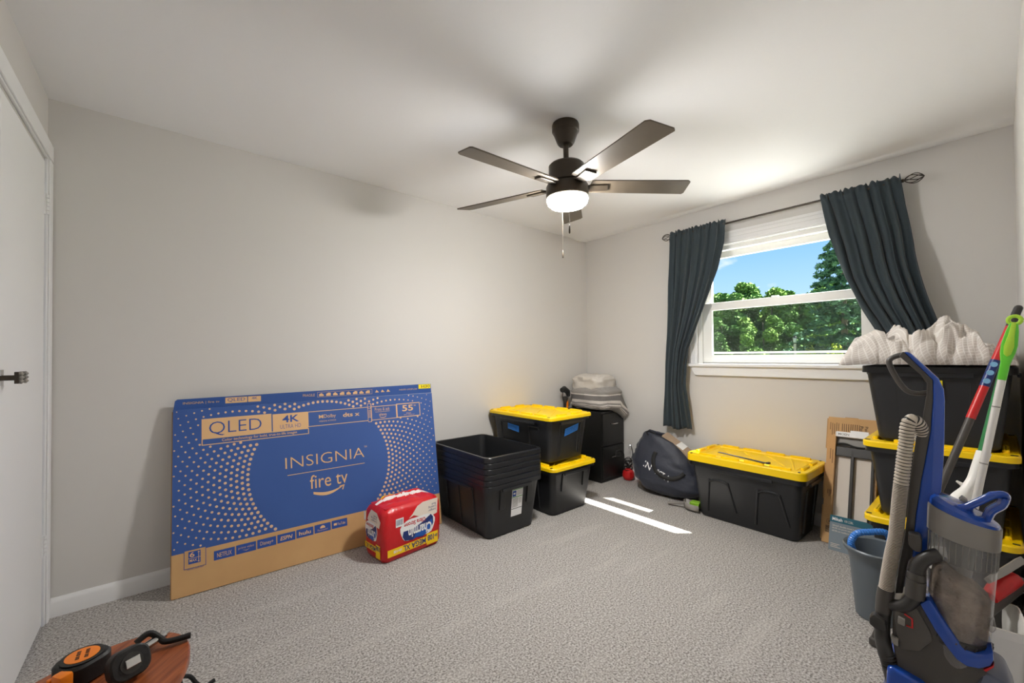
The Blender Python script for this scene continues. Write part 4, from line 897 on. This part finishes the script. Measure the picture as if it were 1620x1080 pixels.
# hose
hp = smoothpath([vp(1457, 704, .006), vp(1455, 686, -.012), vp(1448, 673, -.030), vp(1439, 669, -.040), vp(1433, 680, -.042), vp(1431, 700, -.042), vp(1428, 720, -.042), vp(1421.5, 765, -.042), vp(1417, 800, -.042), vp(1411, 850, -.042), vp(1404, 880, -.042), vp(1398, 910, -.042), vp(1393, 938, -.042)], 24)
cum = [0]
for a, c in zip(hp, hp[1:]): cum.append(cum[-1]+(c-a).length)
def along(s_):
    for i in range(len(cum)-1):
        if cum[i+1] >= s_: t_ = (s_-cum[i])/max(1e-9, cum[i+1]-cum[i]); return hp[i].lerp(hp[i+1], t_)
    return hp[-1]
path, rad, seq = [], [], []
s_ = 0
while s_ < cum[-1]-.002:
    fz = s_/cum[-1]; step = .0090 if fz < .46 else .0042
    for q, r_, m_ in (((0, .0142, 0), (.22, .0163, 0), (.70, .0163, 0), (.76, .0158, 1), (.96, .0142, 1)) if fz < .46 else ((0, .0150, 0), (.2, .0163, 0), (.5, .0163, 1), (.7, .0155, 1), (.96, .0150, 1))):
        path.append(along(min(cum[-1], s_+q*step))); rad.append(r_); seq.append(m_)
    s_ += step
b_ = MB().tube(path, rad, 16, up=(0, 1, 0)); n_ = 16
b_.mi = [seq[i//n_] for i in range((len(path)-1)*n_)]+[1, 1]
b_.build('hose', [M['hoselt'], M['hosedk']], vac, smooth=25, recalc=True)
MB().tube([vp(1394, 932, -.042), vp(1391, 950, -.042), vp(1389, 968, -.042)], [.0182, .0185, .018], 20).build('hose_cuff', M['dgrey'], vac)
MB().tube(smoothpath([vp(1389, 966, -.042), vp(1387, 990, -.042), vp(1387, 1008, -.042), vp(1391, 1030, -.055), vp(1397, 1055, -.05), vp(1404, 1085, -.04)], 4), [.0172]*8+[.0182]*6+[.017]*7, 18).build('lower_pipe', M['cgrey'], vac)
for k_ in range(5):
    MB().tube([vp(1393+k_*1.2, 1032+k_*5, -.054), vp(1393.6+k_*1.2, 1034.5+k_*5, -.054)], .0192, 18).build('pipe_ring', M['hosedk'], vac)
vprism('pipe_clip', [(1366, 978), (1372, 972), (1392, 984), (1394, 1000), (1376, 996), (1366, 988)], -.075, -.045, M['cgrey'])
MB().tube(smoothpath([vp(1478, 880, -.05), vp(1462, 884, -.058), vp(1448, 894, -.060), vp(1442, 912, -.060), vp(1440, 932, -.060), vp(1434, 950, -.06), vp(1420, 960, -.058), vp(1400, 957, -.042)], 5), .0160, 18).build('elbow_pipe', M['cgrey'], vac)
MB().tube([vp(1443, 908, -.06), vp(1442, 918, -.06)], .0185, 20).build('elbow_collar', M['dgrey'], vac); MB().tube([vp(1441.5, 919, -.06), vp(1439, 946, -.06)], .0200, 20).build('elbow_coupling', M['dgrey'], vac)
vprism('accessory_clip', [(1430, 846), (1450, 850), (1452, 862), (1451, 878), (1440, 876), (1430, 866)], -.06, -.028, M['dgrey'])
# dust bin (tilted axis in the plane of the machine)
A0, A1 = Vector(vp(1503, 1006, -.008)), Vector(vp(1518, 814, -.008)); ax = (A1-A0).normalized(); xr = ax.cross(Vector((0, -1, 0))).normalized(); xr = xr if xr.x > 0 else -xr
yr = Vector((0, 1, 0)); Lb = (A1-A0).length
def ring(t_, r_, n=40, sk=0): return [tuple(A0+ax*(t_*Lb+sk*math.cos(2*PI*j/n))+xr*r_*math.cos(2*PI*j/n)+yr*r_*math.sin(2*PI*j/n)) for j in range(n)]
MB().loft([ring(.03, 0.0571), ring(.05, 0.0592), ring(.3, 0.0606), ring(.62, 0.0634)], True, False).build('clear_bin', M['clear'], vac)
MB().loft([ring(.62, 0.0642, sk=-.004), ring(.80, 0.0652, sk=-.010)], False, True).build('smoked_band', M['smoke'], vac)
for k_ in range(36):
    a = 2*PI*k_/36; p0 = A0+ax*(.63*Lb-.004*math.cos(a))+xr*.0642*math.cos(a)+yr*.0642*math.sin(a); p1 = A0+ax*(.79*Lb-.008*math.cos(a))+xr*.0652*math.cos(a)+yr*.0652*math.sin(a)
    if k_ == 0: rib_band = MB()
    rib_band.tube([p0, p1], .0011, 5)
o = rib_band.build('band_ribs', M['mgrey'], vac); o['kind'] = 'stuff'
MB().loft([ring(.795, 0.0656, sk=-.010), ring(.80, 0.0673, sk=-.010), ring(.97, 0.0680, sk=-.016), ring(.985, 0.0670, sk=-.017)], True, True).build('bin_collar', M['mgrey'], vac)
cap = MB().loft([ring(.985, .0650, sk=-.017), ring(1.02, .0640, sk=-.022), ring(1.045, .056, sk=-.024), ring(1.055, .03, sk=-.014)], False, True).build('bin_lid', M['vblue'], vac)
for dd in (-.036, .016):
    MB().tube(smoothpath([vp(1496, 806, dd), vp(1516, 808, dd), vp(1540, 799, dd), vp(1565, 788, dd), vp(1580, 787, dd+(.012 if dd < 0 else -.012))], 5), [.010]*6+[.0088]*15, 12).build('carry_handle', M['vblue'], cap)
MB().tube(smoothpath([vp(1562, 788, .016), vp(1580, 787, .0), vp(1585, 791, -.01), vp(1580, 787, -.026), vp(1562, 788, -.036)], 5), .0092, 12).build('carry_handle', M['vblue'], cap)
MB().tube(smoothpath([vp(1584, 792, -.02), vp(1578, 803, -.02), vp(1562, 812, -.02), vp(1554, 826, -.02)], 5), .0100, 12, flat=2.2, up=(0, 1, 0)).build('carry_handle', M['vblue'], cap)
vprism('release_button', [(1511, 795), (1517, 790), (1526, 797), (1524, 802)], -.032, -.008, M['mgrey'], cap, .002)
MB().loft([ring(.035, 0.0536), ring(.2, 0.0557), ring(.36, 0.0557), ring(.46, 0.0508, sk=-.02), ring(.52, 0.0317, sk=-.025), ring(.53, 0.0141)], True, True).build('dust', M['dust'], vac)
MB().loft([ring(.5, 0.0211), ring(.62, 0.0240), ring(.8, 0.0352)], True, True).build('cyclone', M['mgrey'], vac)
MB().loft([ring(-.035, 0.0564), ring(-.03, 0.0610), ring(.03, 0.0624), ring(.04, 0.0599)], True, True).build('bin_base', M['cgrey'], vac)
for k_ in range(22):
    a = 2*PI*k_/22
    if k_ == 0: fins = MB()
    c0 = A0+ax*(-.03*Lb)+xr*.0613*math.cos(a)+yr*.0613*math.sin(a); c1 = A0+ax*(.03*Lb)+xr*.0627*math.cos(a+.12)+yr*.0627*math.sin(a+.12); fins.tube([c0, c1], .0022, 5)
o = fins.build('base_fins', M['hosedk'], vac); o['kind'] = 'stuff'
MB().loft([ring(-.22, 0.0494), ring(-.12, 0.0564), ring(-.035, 0.0578)], True, True).build('filter_cup', M['clear'], vac)
MB().loft([ring(-.21, 0.0282), ring(-.12, 0.0409), ring(-.06, 0.0465), ring(-.045, 0.0465)], True, True).build('filter', M['redp'], vac); MB().loft([ring(-.075, 0.0469), ring(-.055, 0.0471)], False, False).build('filter_ring', M['mgrey'], vac)
vprism('bin_latch', [(1556, 982), (1564, 985), (1566, 998), (1560, 1004), (1554, 1001)], -.04, -.005, M['clear'], vac, .003)
# motor body
body = [(1404, 962), (1440, 955), (1449, 958), (1478, 1003), (1500, 1036), (1522, 1050), (1552, 1053), (1548, 1075), (1530, 1110), (1480, 1150), (1425, 1150), (1412, 1110), (1408, 1060), (1402, 1010)]
vprism('motor_body', body, -.060, .075, M['dgrey'], bevel=.010, seg=3)
vprism('body_panel', [(1406, 968), (1441, 962), (1462, 1000), (1466, 1014), (1444, 1031), (1414, 1027), (1408, 1000)], -.066, -.055, mat('vac_panel', rgb(84, 80, 75), .45), bevel=.004)
vprism('blue_band', [(1446, 957), (1462, 950), (1480, 978), (1500, 1008), (1514, 1028), (1532, 1036), (1548, 1036), (1560, 1032), (1561, 1046), (1556, 1055), (1538, 1059), (1518, 1055), (1502, 1044), (1488, 1026), (1470, 1000)], -.072, .080, M['vblue'], bevel=.005, seg=2)
MB().prism([vp(px, py, -.068)[::2] for px, py in ((1544, 1060), (1558, 1054), (1561, 1049), (1560, 1056), (1548, 1063))], lambda x, z, d: (x, d, z), -.068, .07).build('red_trim', M['redp'], vac, smooth=0)
MB().tube([vp(1422, 972, -.068), vp(1434, 980, -.070), vp(1434, 994, -.070), vp(1425, 990, -.068)], .0022, 8).build('red_clip', M['redp'], vac, smooth=60)
vprism('grey_clip', [(1412, 976), (1423, 981), (1422, 992), (1411, 987)], -.074, -.064, M['mgrey'], bevel=.002); vprism('grey_clip', [(1400, 1007), (1412, 1012), (1411, 1023), (1402, 1018)], -.074, -.05, M['mgrey'], bevel=.002)
b_ = MB(); c_w = Vector(vp(1452, 1110)); 
b_.loft([[tuple(c_w+Vector((r_*math.cos(2*PI*j/32), d, r_*math.sin(2*PI*j/32)))) for j in range(32)] for r_, d in ((.078, -.06), (.086, -.066), (.086, -.075), (.08, -.079), (.03, -.081))], True, True); b_.build('hub_cover', mat('vac_hub', rgb(80, 78, 74), .45), vac)
vprism('blue_hood', [(1393, 1054), (1402, 1056), (1450, 1084), (1472, 1110), (1472, 1190), (1400, 1190), (1391, 1078)], -.085, .08, M['vblue'], bevel=.008, seg=3)
vprism('grey_hood', [(1531, 1064), (1541, 1061), (1585, 1086), (1600, 1120), (1590, 1190), (1472, 1190), (1480, 1120), (1505, 1100)], -.06, .09, mat('vac_slate', rgb(100, 108, 128), .35), bevel=.010, seg=3)
MB().box(-.13, .135, -.13, .17, .012, .20).build('floor_head', M['vblue'], vac, smooth=40, bevel=.03, seg=4); MB().box(-.135, .14, -.135, .175, .004, .03).build('bumper', M['rubber'], vac, smooth=40, bevel=.01)
for sx in (-.11, .07): MB().tube([(sx-.0, .155, .045), (sx+.04, .155, .045)], .043, 20).build('wheel', M['rubber'], vac)

# ================================================================== MOPS
def pole(root, name, a, c, r0, r1, m_, n=14): return MB().tube([a, c], [r0, r1], n).build(name, m_, root)
mp_ = thing('spray_mop', 'red and black mop handle leaning in the corner by the totes', 'mop', (-1.27, -2.535, 0))
o0 = Vector((-1.27, -2.535, 0)); A = Vector((-.940, -2.937, 1.376))-o0; B = Vector((-1.113, -2.725, .663))-o0; dr = (A-B).normalized(); Bf = B-dr*((B.z-.03)/dr.z)
def ml(t_): return A.lerp(B, t_)
pole(mp_, 'grip', A, ml(.10), .0125, .0130, M['cgrey']); MB().tube([A, A+dr*.006, A+dr*.011, A+dr*.013], [.0125, .0115, .008, .003], 14).build('grip_cap', M['cgrey'], mp_); pole(mp_, 'red_sleeve', ml(.10), ml(.61), .0130, .0142, M['redp']); lb = pole(mp_, 'label_wrap', ml(.285), ml(.43), .0146, .0148, M['pnavy']); pole(mp_, 'lower_tube', ml(.61), Bf, .0128, .0128, M['dgrey'])
cv = (Vector((-3.5074, -2.8833, 1.2045))-o0); 
for i in range(3):
    c0 = ml(.312+.046*i); nn = (cv-c0); nn -= dr*nn.dot(dr); nn.normalize(); sx_ = dr.cross(nn).normalized()
    pf = Face(c0+nn*.0148, sx_, dr, mp_); pf.poly('label_patch', ell(0, 0, .0105, .0105, 14), mat('label_sky', rgb(120, 170, 205), .5), .0006)
b_ = MB(); b_.box(-.045, .045, -.03, .03, .004, .035); b_.v = [(x*.98+y*.2+Bf.x+.02, -x*.2+y*.98+Bf.y-.02, z) for x, y, z in b_.v]; b_.build('mop_head', M['dgrey'], mp_, smooth=0, bevel=.006)
o0 = Vector((-1.53, -2.75, 0)); sw = thing('dust_mop', 'lime green handled sweeper with a white metal pole', 'mop', tuple(o0))
A = Vector((-1.418, -2.922, 1.325))-o0; B = Vector((-1.455, -2.829, .720))-o0; dr = (A-B).normalized(); Bf = B-dr*((B.z-.03)/dr.z)
nn = cv+Vector((-1.27, -2.535, 0))-o0-A; nn -= dr*nn.dot(dr); nn.normalize(); sx_ = dr.cross(nn).normalized(); sx_ = -sx_ if sx_.dot(Vector((.76, -.65, 0))) < 0 else sx_
def lp(u_, v_, d=0): return tuple(A+sx_*u_+dr*v_+nn*d)
outl = [(-.010, -.215), (-.0105, -.16), (-.0165, -.125), (-.018, -.10), (-.014, -.055), (-.009, -.028), (.009, -.028), (.014, -.055), (.018, -.10), (.0165, -.125), (.0105, -.16), (.010, -.215)]
hd = MB().prism(outl, lp, -.011, .011).build('handle', M['lime'], sw, smooth=40, bevel=.005); MB().prism([(-.005, -.026), (.005, -.026), (.007, -.07), (.011, -.105), (.008, -.13), (0, -.138), (-.008, -.13), (-.011, -.105), (-.007, -.07)], lp, .009, .0135).build('grip_pad', M['lime2'], hd, smooth=40, bevel=.002)
MB().tube([lp(.0135*math.cos(2*PI*i/20), -.018+.013*math.sin(2*PI*i/20)) for i in range(21)], .0055, 8).build('hang_ring', M['lime2'], hd)
pole(sw, 'pole', Vector(lp(0, -.212)), Bf, .0098, .0098, M['alu']); pole(sw, 'pole_joint', Vector(lp(0, -.30)), Vector(lp(0, -.304)), .0104, .0104, M['mgrey']); pole(sw, 'pole_joint', Vector(lp(0, -.49)), Vector(lp(0, -.494)), .0104, .0104, M['mgrey'])
b_ = MB(); b_.box(-.12, .12, -.05, .05, .004, .03); b_.v = [(x*.6+y*.8+Bf.x, -x*.8+y*.6+Bf.y, z) for x, y, z in b_.v]; b_.build('sweeper_head', M['white'], sw, smooth=0, bevel=.008)
o0 = Vector((-1.40, -2.66, 0)); gm = thing('green_mop', 'dark green mop handle with a white plastic sleeve', 'mop', tuple(o0))
A = Vector((-1.262, -2.912, 1.245))-o0; Bm = Vector((-1.346, -2.845, .854))-o0; dr = (A-Bm).normalized(); Bf = Bm-dr*((Bm.z-.05)/dr.z)
S1, S2, S3 = (Vector(q)-o0 for q in ((-1.375, -2.822, .765), (-1.419, -2.782, .675), (-1.458, -2.752, .56))); Bf = Vector((-1.52, -2.70, .05))-o0
pole(gm, 'handle', A, Bm-dr*.05, .0105, .0155, M['green'], 18); pole(gm, 'shaft', S3, Bf, .013, .013, M['white'])
sl_ = smoothpath([Bm+dr*.006, Bm.lerp(S1, .5), S1, S1.lerp(S2, .4), S2, S3, S3.lerp(Bf, .2)], 4); rl_ = [.0185, .0178, .0170, .0175, .030, .034, .026]
MB().tube(sl_, [rl_[min(6, i//4)]+(rl_[min(6, i//4+1)]-rl_[min(6, i//4)])*(i % 4)/4 for i in range(len(sl_))], 22).build('sleeve', M['white'], gm)
MB().tube([S1.lerp(S2, .25)+Vector((0, .012, .0)), S1.lerp(S2, .15)+Vector((-.008, .034, .004))], [.008, .003], 8).build('sleeve_catch', M['white'], gm)
MB().lathe([(.06, .0), (.075, .03), (.04, .07), (.02, .09)], 18, (Bf.x, Bf.y, 0)).build('mop_head', M['white'], gm)

# ================================================================== BINS AND LOOSE TOOLS
gb = thing('grey_bin', 'tall grey plastic bin with a blue hose hanging inside', 'bin', (-1.015, -2.510, 0))
gb.scale = (.94, .94, .945)
b_ = MB(); b_.lathe([(.078, .0), (.084, .006), (.105, .26), (.112, .30), (.128, .318), (.131, .332), (.126, .338), (.114, .332), (.106, .28), (.082, .012)], 40); b_.build('shell', M['bucket'], gb)
bh = thing('blue_hose', 'short curved blue corrugated hose in the grey bin', 'hose', (-1.015, -2.510, 0))
bh.scale = (.94, .94, .945)
pth = smoothpath([(-.03, .055, .25), (-.055, .075, .30), (-.07, .085, .35), (-.055, .065, .395), (-.01, .02, .405), (.045, -.03, .40), (.07, -.045, .33), (.07, -.04, .25)], 12)
MB().tube(pth, [.0155 if i % 2 else .0135 for i in range(len(pth))], 12).build('tube', M['hoseb'], bh, smooth=20)
MB().tube([(-.118, -.045, .165), (-.114, -.048, .135)], [.012, .013], 12).build('green_tag', mat('mint', rgb(130, 220, 150), .5), gb)
wb = thing('white_bin', 'white plastic waste bin beside the vacuum', 'bin', (-1.335, -2.842, 0), .10)
b_ = MB(); b_.loft([rrect(.088, .058, .02, 0), rrect(.090, .060, .02, .006), rrect(.112, .080, .022, .285), rrect(.118, .086, .024, .287), rrect(.118, .086, .024, .313), rrect(.113, .081, .022, .314), rrect(.108, .076, .02, .285), rrect(.086, .056, .018, .01)], True, True); wbs = b_.build('shell', M['white'], wb, smooth=35)
wt = thing('handheld_tool', 'grey and red hand tool sticking out of the white bin', 'tool', (-1.29, -2.86, .02))
b_ = MB().tube([(.0, .0, .0), (.02, .005, .25), (.03, 0, .34)], [.02, .022, .02], 14); b_.build('shaft', M['cgrey'], wt)
b_ = MB().tube([(-.03, .025, .275), (.06, -.02, .315), (.155, -.066, .352)], [.021, .022, .022], 16); b_.build('grey_tube', M['dgrey'], wt)
b_ = MB().tube([(-.01, .012, .385), (.06, -.02, .402), (.165, -.066, .428)], [.012, .015, .015], 4); b_.build('grey_bar', M['mgrey'], wt, smooth=0)
b_ = MB().tube([(.0, .01, .325), (.06, -.02, .36), (.12, -.048, .368)], [.022, .03, .024], 12); b_.build('red_body', M['redp'], wt)

# ================================================================== SIDE TABLE WITH TAPE MEASURES
tbx = thing('side_table', 'small oval wooden side table with black wire legs', 'side table', (-3.644, -2.051, 0), math.atan2(.756, .655))
poly = ell(0, 0, .222, .125, 56)
MB().loft([[(x*s_, y*s_, z) for x, y in poly] for s_, z in ((.985, .681), (1, .684), (1, .697), (.988, .700))], True, True).build('top', M['wood'], tbx, smooth=30)
MB().prism([(-.21, .03), (-.17, .075), (0, .075), (.11, .075), (.17, .055), (.10, .056), (-.05, .056), (-.20, .022)], lambda x, y, d: (x, y, d), .6995, .7006).build('pale_inlay', M['woodl'], tbx, smooth=0)
MB().tube([(x*.95, y*.95, .677) for x, y in poly+poly[:1]], .004, 8).build('wire_hoop', M['strap'], tbx)
for a in (38, 142, 218, 322):
    c_, s_ = math.cos(math.radians(a)), math.sin(math.radians(a)); X, Y = .2*c_, .112*s_
    lg = MB().tube(smoothpath([(X, Y, .676), (X*1.02, Y*1.02, .60), (X*.8, Y*.8, .40), (X*.85, Y*.85, .2), (X*1.25, Y*1.25, .03), (X*1.4, Y*1.4, .006)], 6), .004, 8).build('leg', M['strap'], tbx)
    MB().tube(smoothpath([(X, Y, .665), (X*1.10, Y*1.12, .655), (X*1.16, Y*1.2, .635), (X*1.22, Y*1.28, .622), (X*1.32, Y*1.38, .622)], 5), .0033, 8).build('scroll', M['strap'], lg)
t1 = thing('tape_measure', 'large black tape measure with an orange face and orange tip', 'tape measure', (-3.605, -1.935, .701), .62)
t1.scale = (.78, .78, .70)
b_ = MB(); b_.loft([rrect(.040-q, .036-q, .028-q, z, 8) for z, q in ((0, .004), (.004, 0), (.040, 0), (.045, .004))], True, True); b_.build('case', M['rubber'], t1, smooth=30)
MB().lathe([(.032, .045), (.033, .048), (.029, .0485)], 30).build('bezel', M['rubber'], t1); MB().lathe([(.026, .0484), (.026, .0495)], 28).build('orange_face', M['orange'], t1)
fa = Face((0, 0, .0495), (.6, .8, 0), (-.8, .6, 0), t1); fa.multi('face_print', [[(x, y), (x+.004, y), (x+.004, y+.006), (x, y+.006)] for y in (.003, -.010) for x in (-.015, -.009, -.001, .005, .011)], M['blk_ink'], .0006)
MB().box(-.052, -.030, -.032, -.004, .012, .044).build('orange_tip', M['orange'], t1, smooth=30, bevel=.005); MB().box(-.053, -.036, -.004, .006, .018, .034).build('orange_tip', M['orange'], t1, smooth=0, bevel=.002); MB().box(-.05, -.036, -.036, -.002, .002, .014).build('mouth', M['blk_ink'], t1, smooth=0)
t2 = thing('small_tape_measure', 'small black tape measure with a silver clip tipped on its edge', 'tape measure', (-3.549, -1.988, .701), .45)
t2.scale = (.85, .85, .85)
b_ = MB(); b_.loft([rrect(.030-q, .026-q, .020-q, z, 7) for z, q in ((-.013, .003), (-.010, 0), (.010, 0), (.013, .003))], True, True)
TMx = Matrix.Translation((0, 0, .0275)) @ Matrix.Rotation(math.radians(68), 4, 'X'); b_.v = [tuple(TMx @ Vector(p)) for p in b_.v]; b_.build('case', M['rubber'], t2, smooth=30)
b_ = MB(); b_.box(-.010, .012, -.007, .008, .0135, .017); b_.v = [tuple(TMx @ Vector(p)) for p in b_.v]; b_.build('belt_clip', M['chrome'], t2, smooth=0, bevel=.001)
b_ = MB(); b_.lathe([(.017, .013), (.017, .0142)], 24); b_.v = [tuple(TMx @ Vector(p)) for p in b_.v]; b_.build('face_disc', M['cgrey'], t2)
pn = thing('clip_tool', 'black bent rod with a silver tip lying on the wooden table', 'tool', (-3.522, -1.942, .7005), .35)
MB().tube([(-.02, .012, .008), (.025, .018, .014)], .0065, 12).build('silver_barrel', M['chrome'], pn); MB().tube([(.025, .018, .014), (.036, .020, .016)], [.004, .001], 8).build('tip', M['chrome'], pn)
MB().tube(smoothpath([(-.014, .022, .02), (.004, .022, .026), (.016, .014, .014), (.022, .002, .008), (.052, -.012, .006)], 5), .005, 10).build('bent_rod', M['strap'], pn)

# ================================================================== OUTSIDE
struct(MB().box(.16, 13, -60, 60, -.75, -.65).build('floor_driveway', M['grass'], smooth=0), 'pale concrete driveway outside the window')
struct(MB().box(13, 140, -80, 120, -.75, -.66).build('floor_lawn', mat('lawn_grass', rgb(84, 106, 56), .95, var=(.5, rgb(98, 118, 64)), spec=.05), smooth=0), 'green lawn beyond the driveway')
def foliage(name, n, size, fn, m_, parent, seed):
    rnd = random.Random(seed); v, f_ = [], []
    for i in range(n):
        p, nr = fn(rnd); s_ = size*(.6+.8*rnd.random())
        a = Vector((rnd.gauss(0, 1), rnd.gauss(0, 1), rnd.gauss(0, .6))).normalized(); b2 = a.cross(Vector((rnd.gauss(0, 1), rnd.gauss(0, 1), rnd.gauss(0, 1)))).normalized(); c = len(v)
        v += [tuple(p-a*s_), tuple(p+b2*s_*.55), tuple(p+a*s_), tuple(p-b2*s_*.55)]; f_.append((c, c+1, c+2, c+3))
    b_ = MB(); b_.v = v; b_.f = f_; b_.mi = [0]*len(f_); o = b_.build(name, m_, parent, smooth=0, recalc=False); o['kind'] = 'stuff'; return o
def tree_proto(name, label, h_, rx, m_, seed, loc, nb_=22, n=15000, low=.06):
    t_ = thing(name, label, 'tree', loc, 0, 'trees across the lawn'); rnd = random.Random(seed)
    bl = [(Vector((rnd.uniform(-.75, .75)*rx, rnd.uniform(-.75, .75)*rx, h_*(low+(.86-low)*((i+.5)/nb_)))), rx*rnd.uniform(.34, .58)*(1.05-.45*(i/nb_))) for i in range(nb_)]
    def fn(r_):
        c, q = r_.choice(bl); d = Vector((r_.gauss(0, 1), r_.gauss(0, 1), r_.gauss(0, 1))).normalized(); return c+d*q*(r_.random()**.33)*Vector((1, 1, .8)).z, d
    foliage('crown', n, .13*rx/2.0, fn, m_, t_, seed)
    MB().tube([(0, 0, 0), (.05, 0, h_*.4), (0, .1, h_*.8)], [.16, .12, .04], 8).build('trunk', M['trunk'], t_)
    return t_
G0 = -.65
def gp(px_slope, x): return (x, -2.883+px_slope*(x+3.507), G0)
pa = tree_proto('leafy_tree', 'bushy mid green tree across the lawn', 9.6, 3.1, M['leaf'], 3, gp(.40, 38)); pb = tree_proto('leafy_tree', 'dark green tree in the row across the lawn', 8.6, 3.0, M['leafd'], 9, gp(.345, 40))
for i, (sl, x, sc_, src) in enumerate(((.455, 36, .98, pb), (.365, 37, .82, pa), (.315, 36, .92, pb), (.29, 38, .88, pa), (.262, 37, .86, pb), (.24, 40, .9, pa), (.21, 39, .92, pb), (.185, 37, .86, pa), (.42, 33, .62, pb), (.15, 38, .9, pb), (.33, 32, .56, pa), (.275, 33, .56, pb), (.50, 38, .95, pa), (.225, 32, .5, pa), (.10, 38, .9, pa), (.05, 37, .95, pb), (.0, 39, .9, pa), (-.06, 38, .95, pb), (-.12, 37, .9, pa), (.56, 37, .95, pb), (.62, 38, .9, pa), (.69, 37, .95, pb))):
    o = dup(src, gp(sl, x), i*1.3, src['label']); o.scale = (sc_, sc_, sc_)
st = thing('spruce_tree', 'tall dark spruce tree with drooping branches', 'tree', gp(.19, 24))
MB().tube([(0, 0, 0), (0, 0, 9.6)], [.2, .03], 8).build('trunk', M['trunk'], st)
def spf(r_):
    t_ = r_.random()**1.25; z = .7+t_*8.9; R_ = 2.55*(1-t_)**.8+.12; k_ = int(z/.52); a0 = (k_*2.4) % (2*PI); nbn = 7
    a = a0+2*PI*r_.randrange(nbn)/nbn+r_.gauss(0, .10); q = r_.random()**.6; rr_ = R_*q*(.8+.35*math.sin(k_*7.1+a*3)); return Vector((rr_*math.cos(a), rr_*math.sin(a), k_*.52+.5+.15-.30*q*q+r_.gauss(0, .07))), None
foliage('needles', 26000, .105, spf, M['spruce'], st, 4)
for sl, x, rx, lab, m_ in ((.452, 22, .55, 'rounded light green bush at the edge of the lawn', 'leafy'), (.205, 19, .42, 'yellow green sapling in front of the spruce', 'leafy'), (.245, 23, .45, 'yellow green shrub near the lamp post', 'leafy')):
    bsh = thing('shrub', lab, 'bush', gp(sl, x)); hb_ = 1.75 if rx > .5 else 2.2
    def fb(r_): d = Vector((r_.gauss(0, 1), r_.gauss(0, 1), r_.gauss(0, 1))).normalized(); return Vector((d.x*rx*r_.random()**.4, d.y*rx*r_.random()**.4, hb_*.55+d.z*hb_*.5*r_.random()**.4)), d
    foliage('leaves', 1200 if rx > .5 else 420, .07, fb, M[m_], bsh, int(x)); MB().tube([(0, 0, 0), (0, 0, hb_*.7)], .03, 6).build('stem', M['trunk'], bsh)
lpz = gp(.272, 21); lpp = thing('lamp_post', 'slim outdoor lamp post with a lantern head', 'lamp post', lpz)
MB().lathe([(.09, 0), (.09, .2), (.055, .25), (.05, 2.4)], 14).build('post', mat('post_grey', rgb(140, 136, 128), .6), lpp)
MB().lathe([(.05, 2.4), (.075, 2.46), (.09, 2.64), (.09, 2.66)], 12).build('lantern', mat('lantern_glass', rgb(120, 130, 136), .2), lpp); MB().lathe([(.11, 2.66), (.09, 2.71), (.03, 2.76), (.02, 2.80)], 12).build('lantern_cap', M['rubber'], lpp); MB().lathe([(.06, 2.36), (.07, 2.39), (.06, 2.42)], 12).build('collar', M['rubber'], lpp)
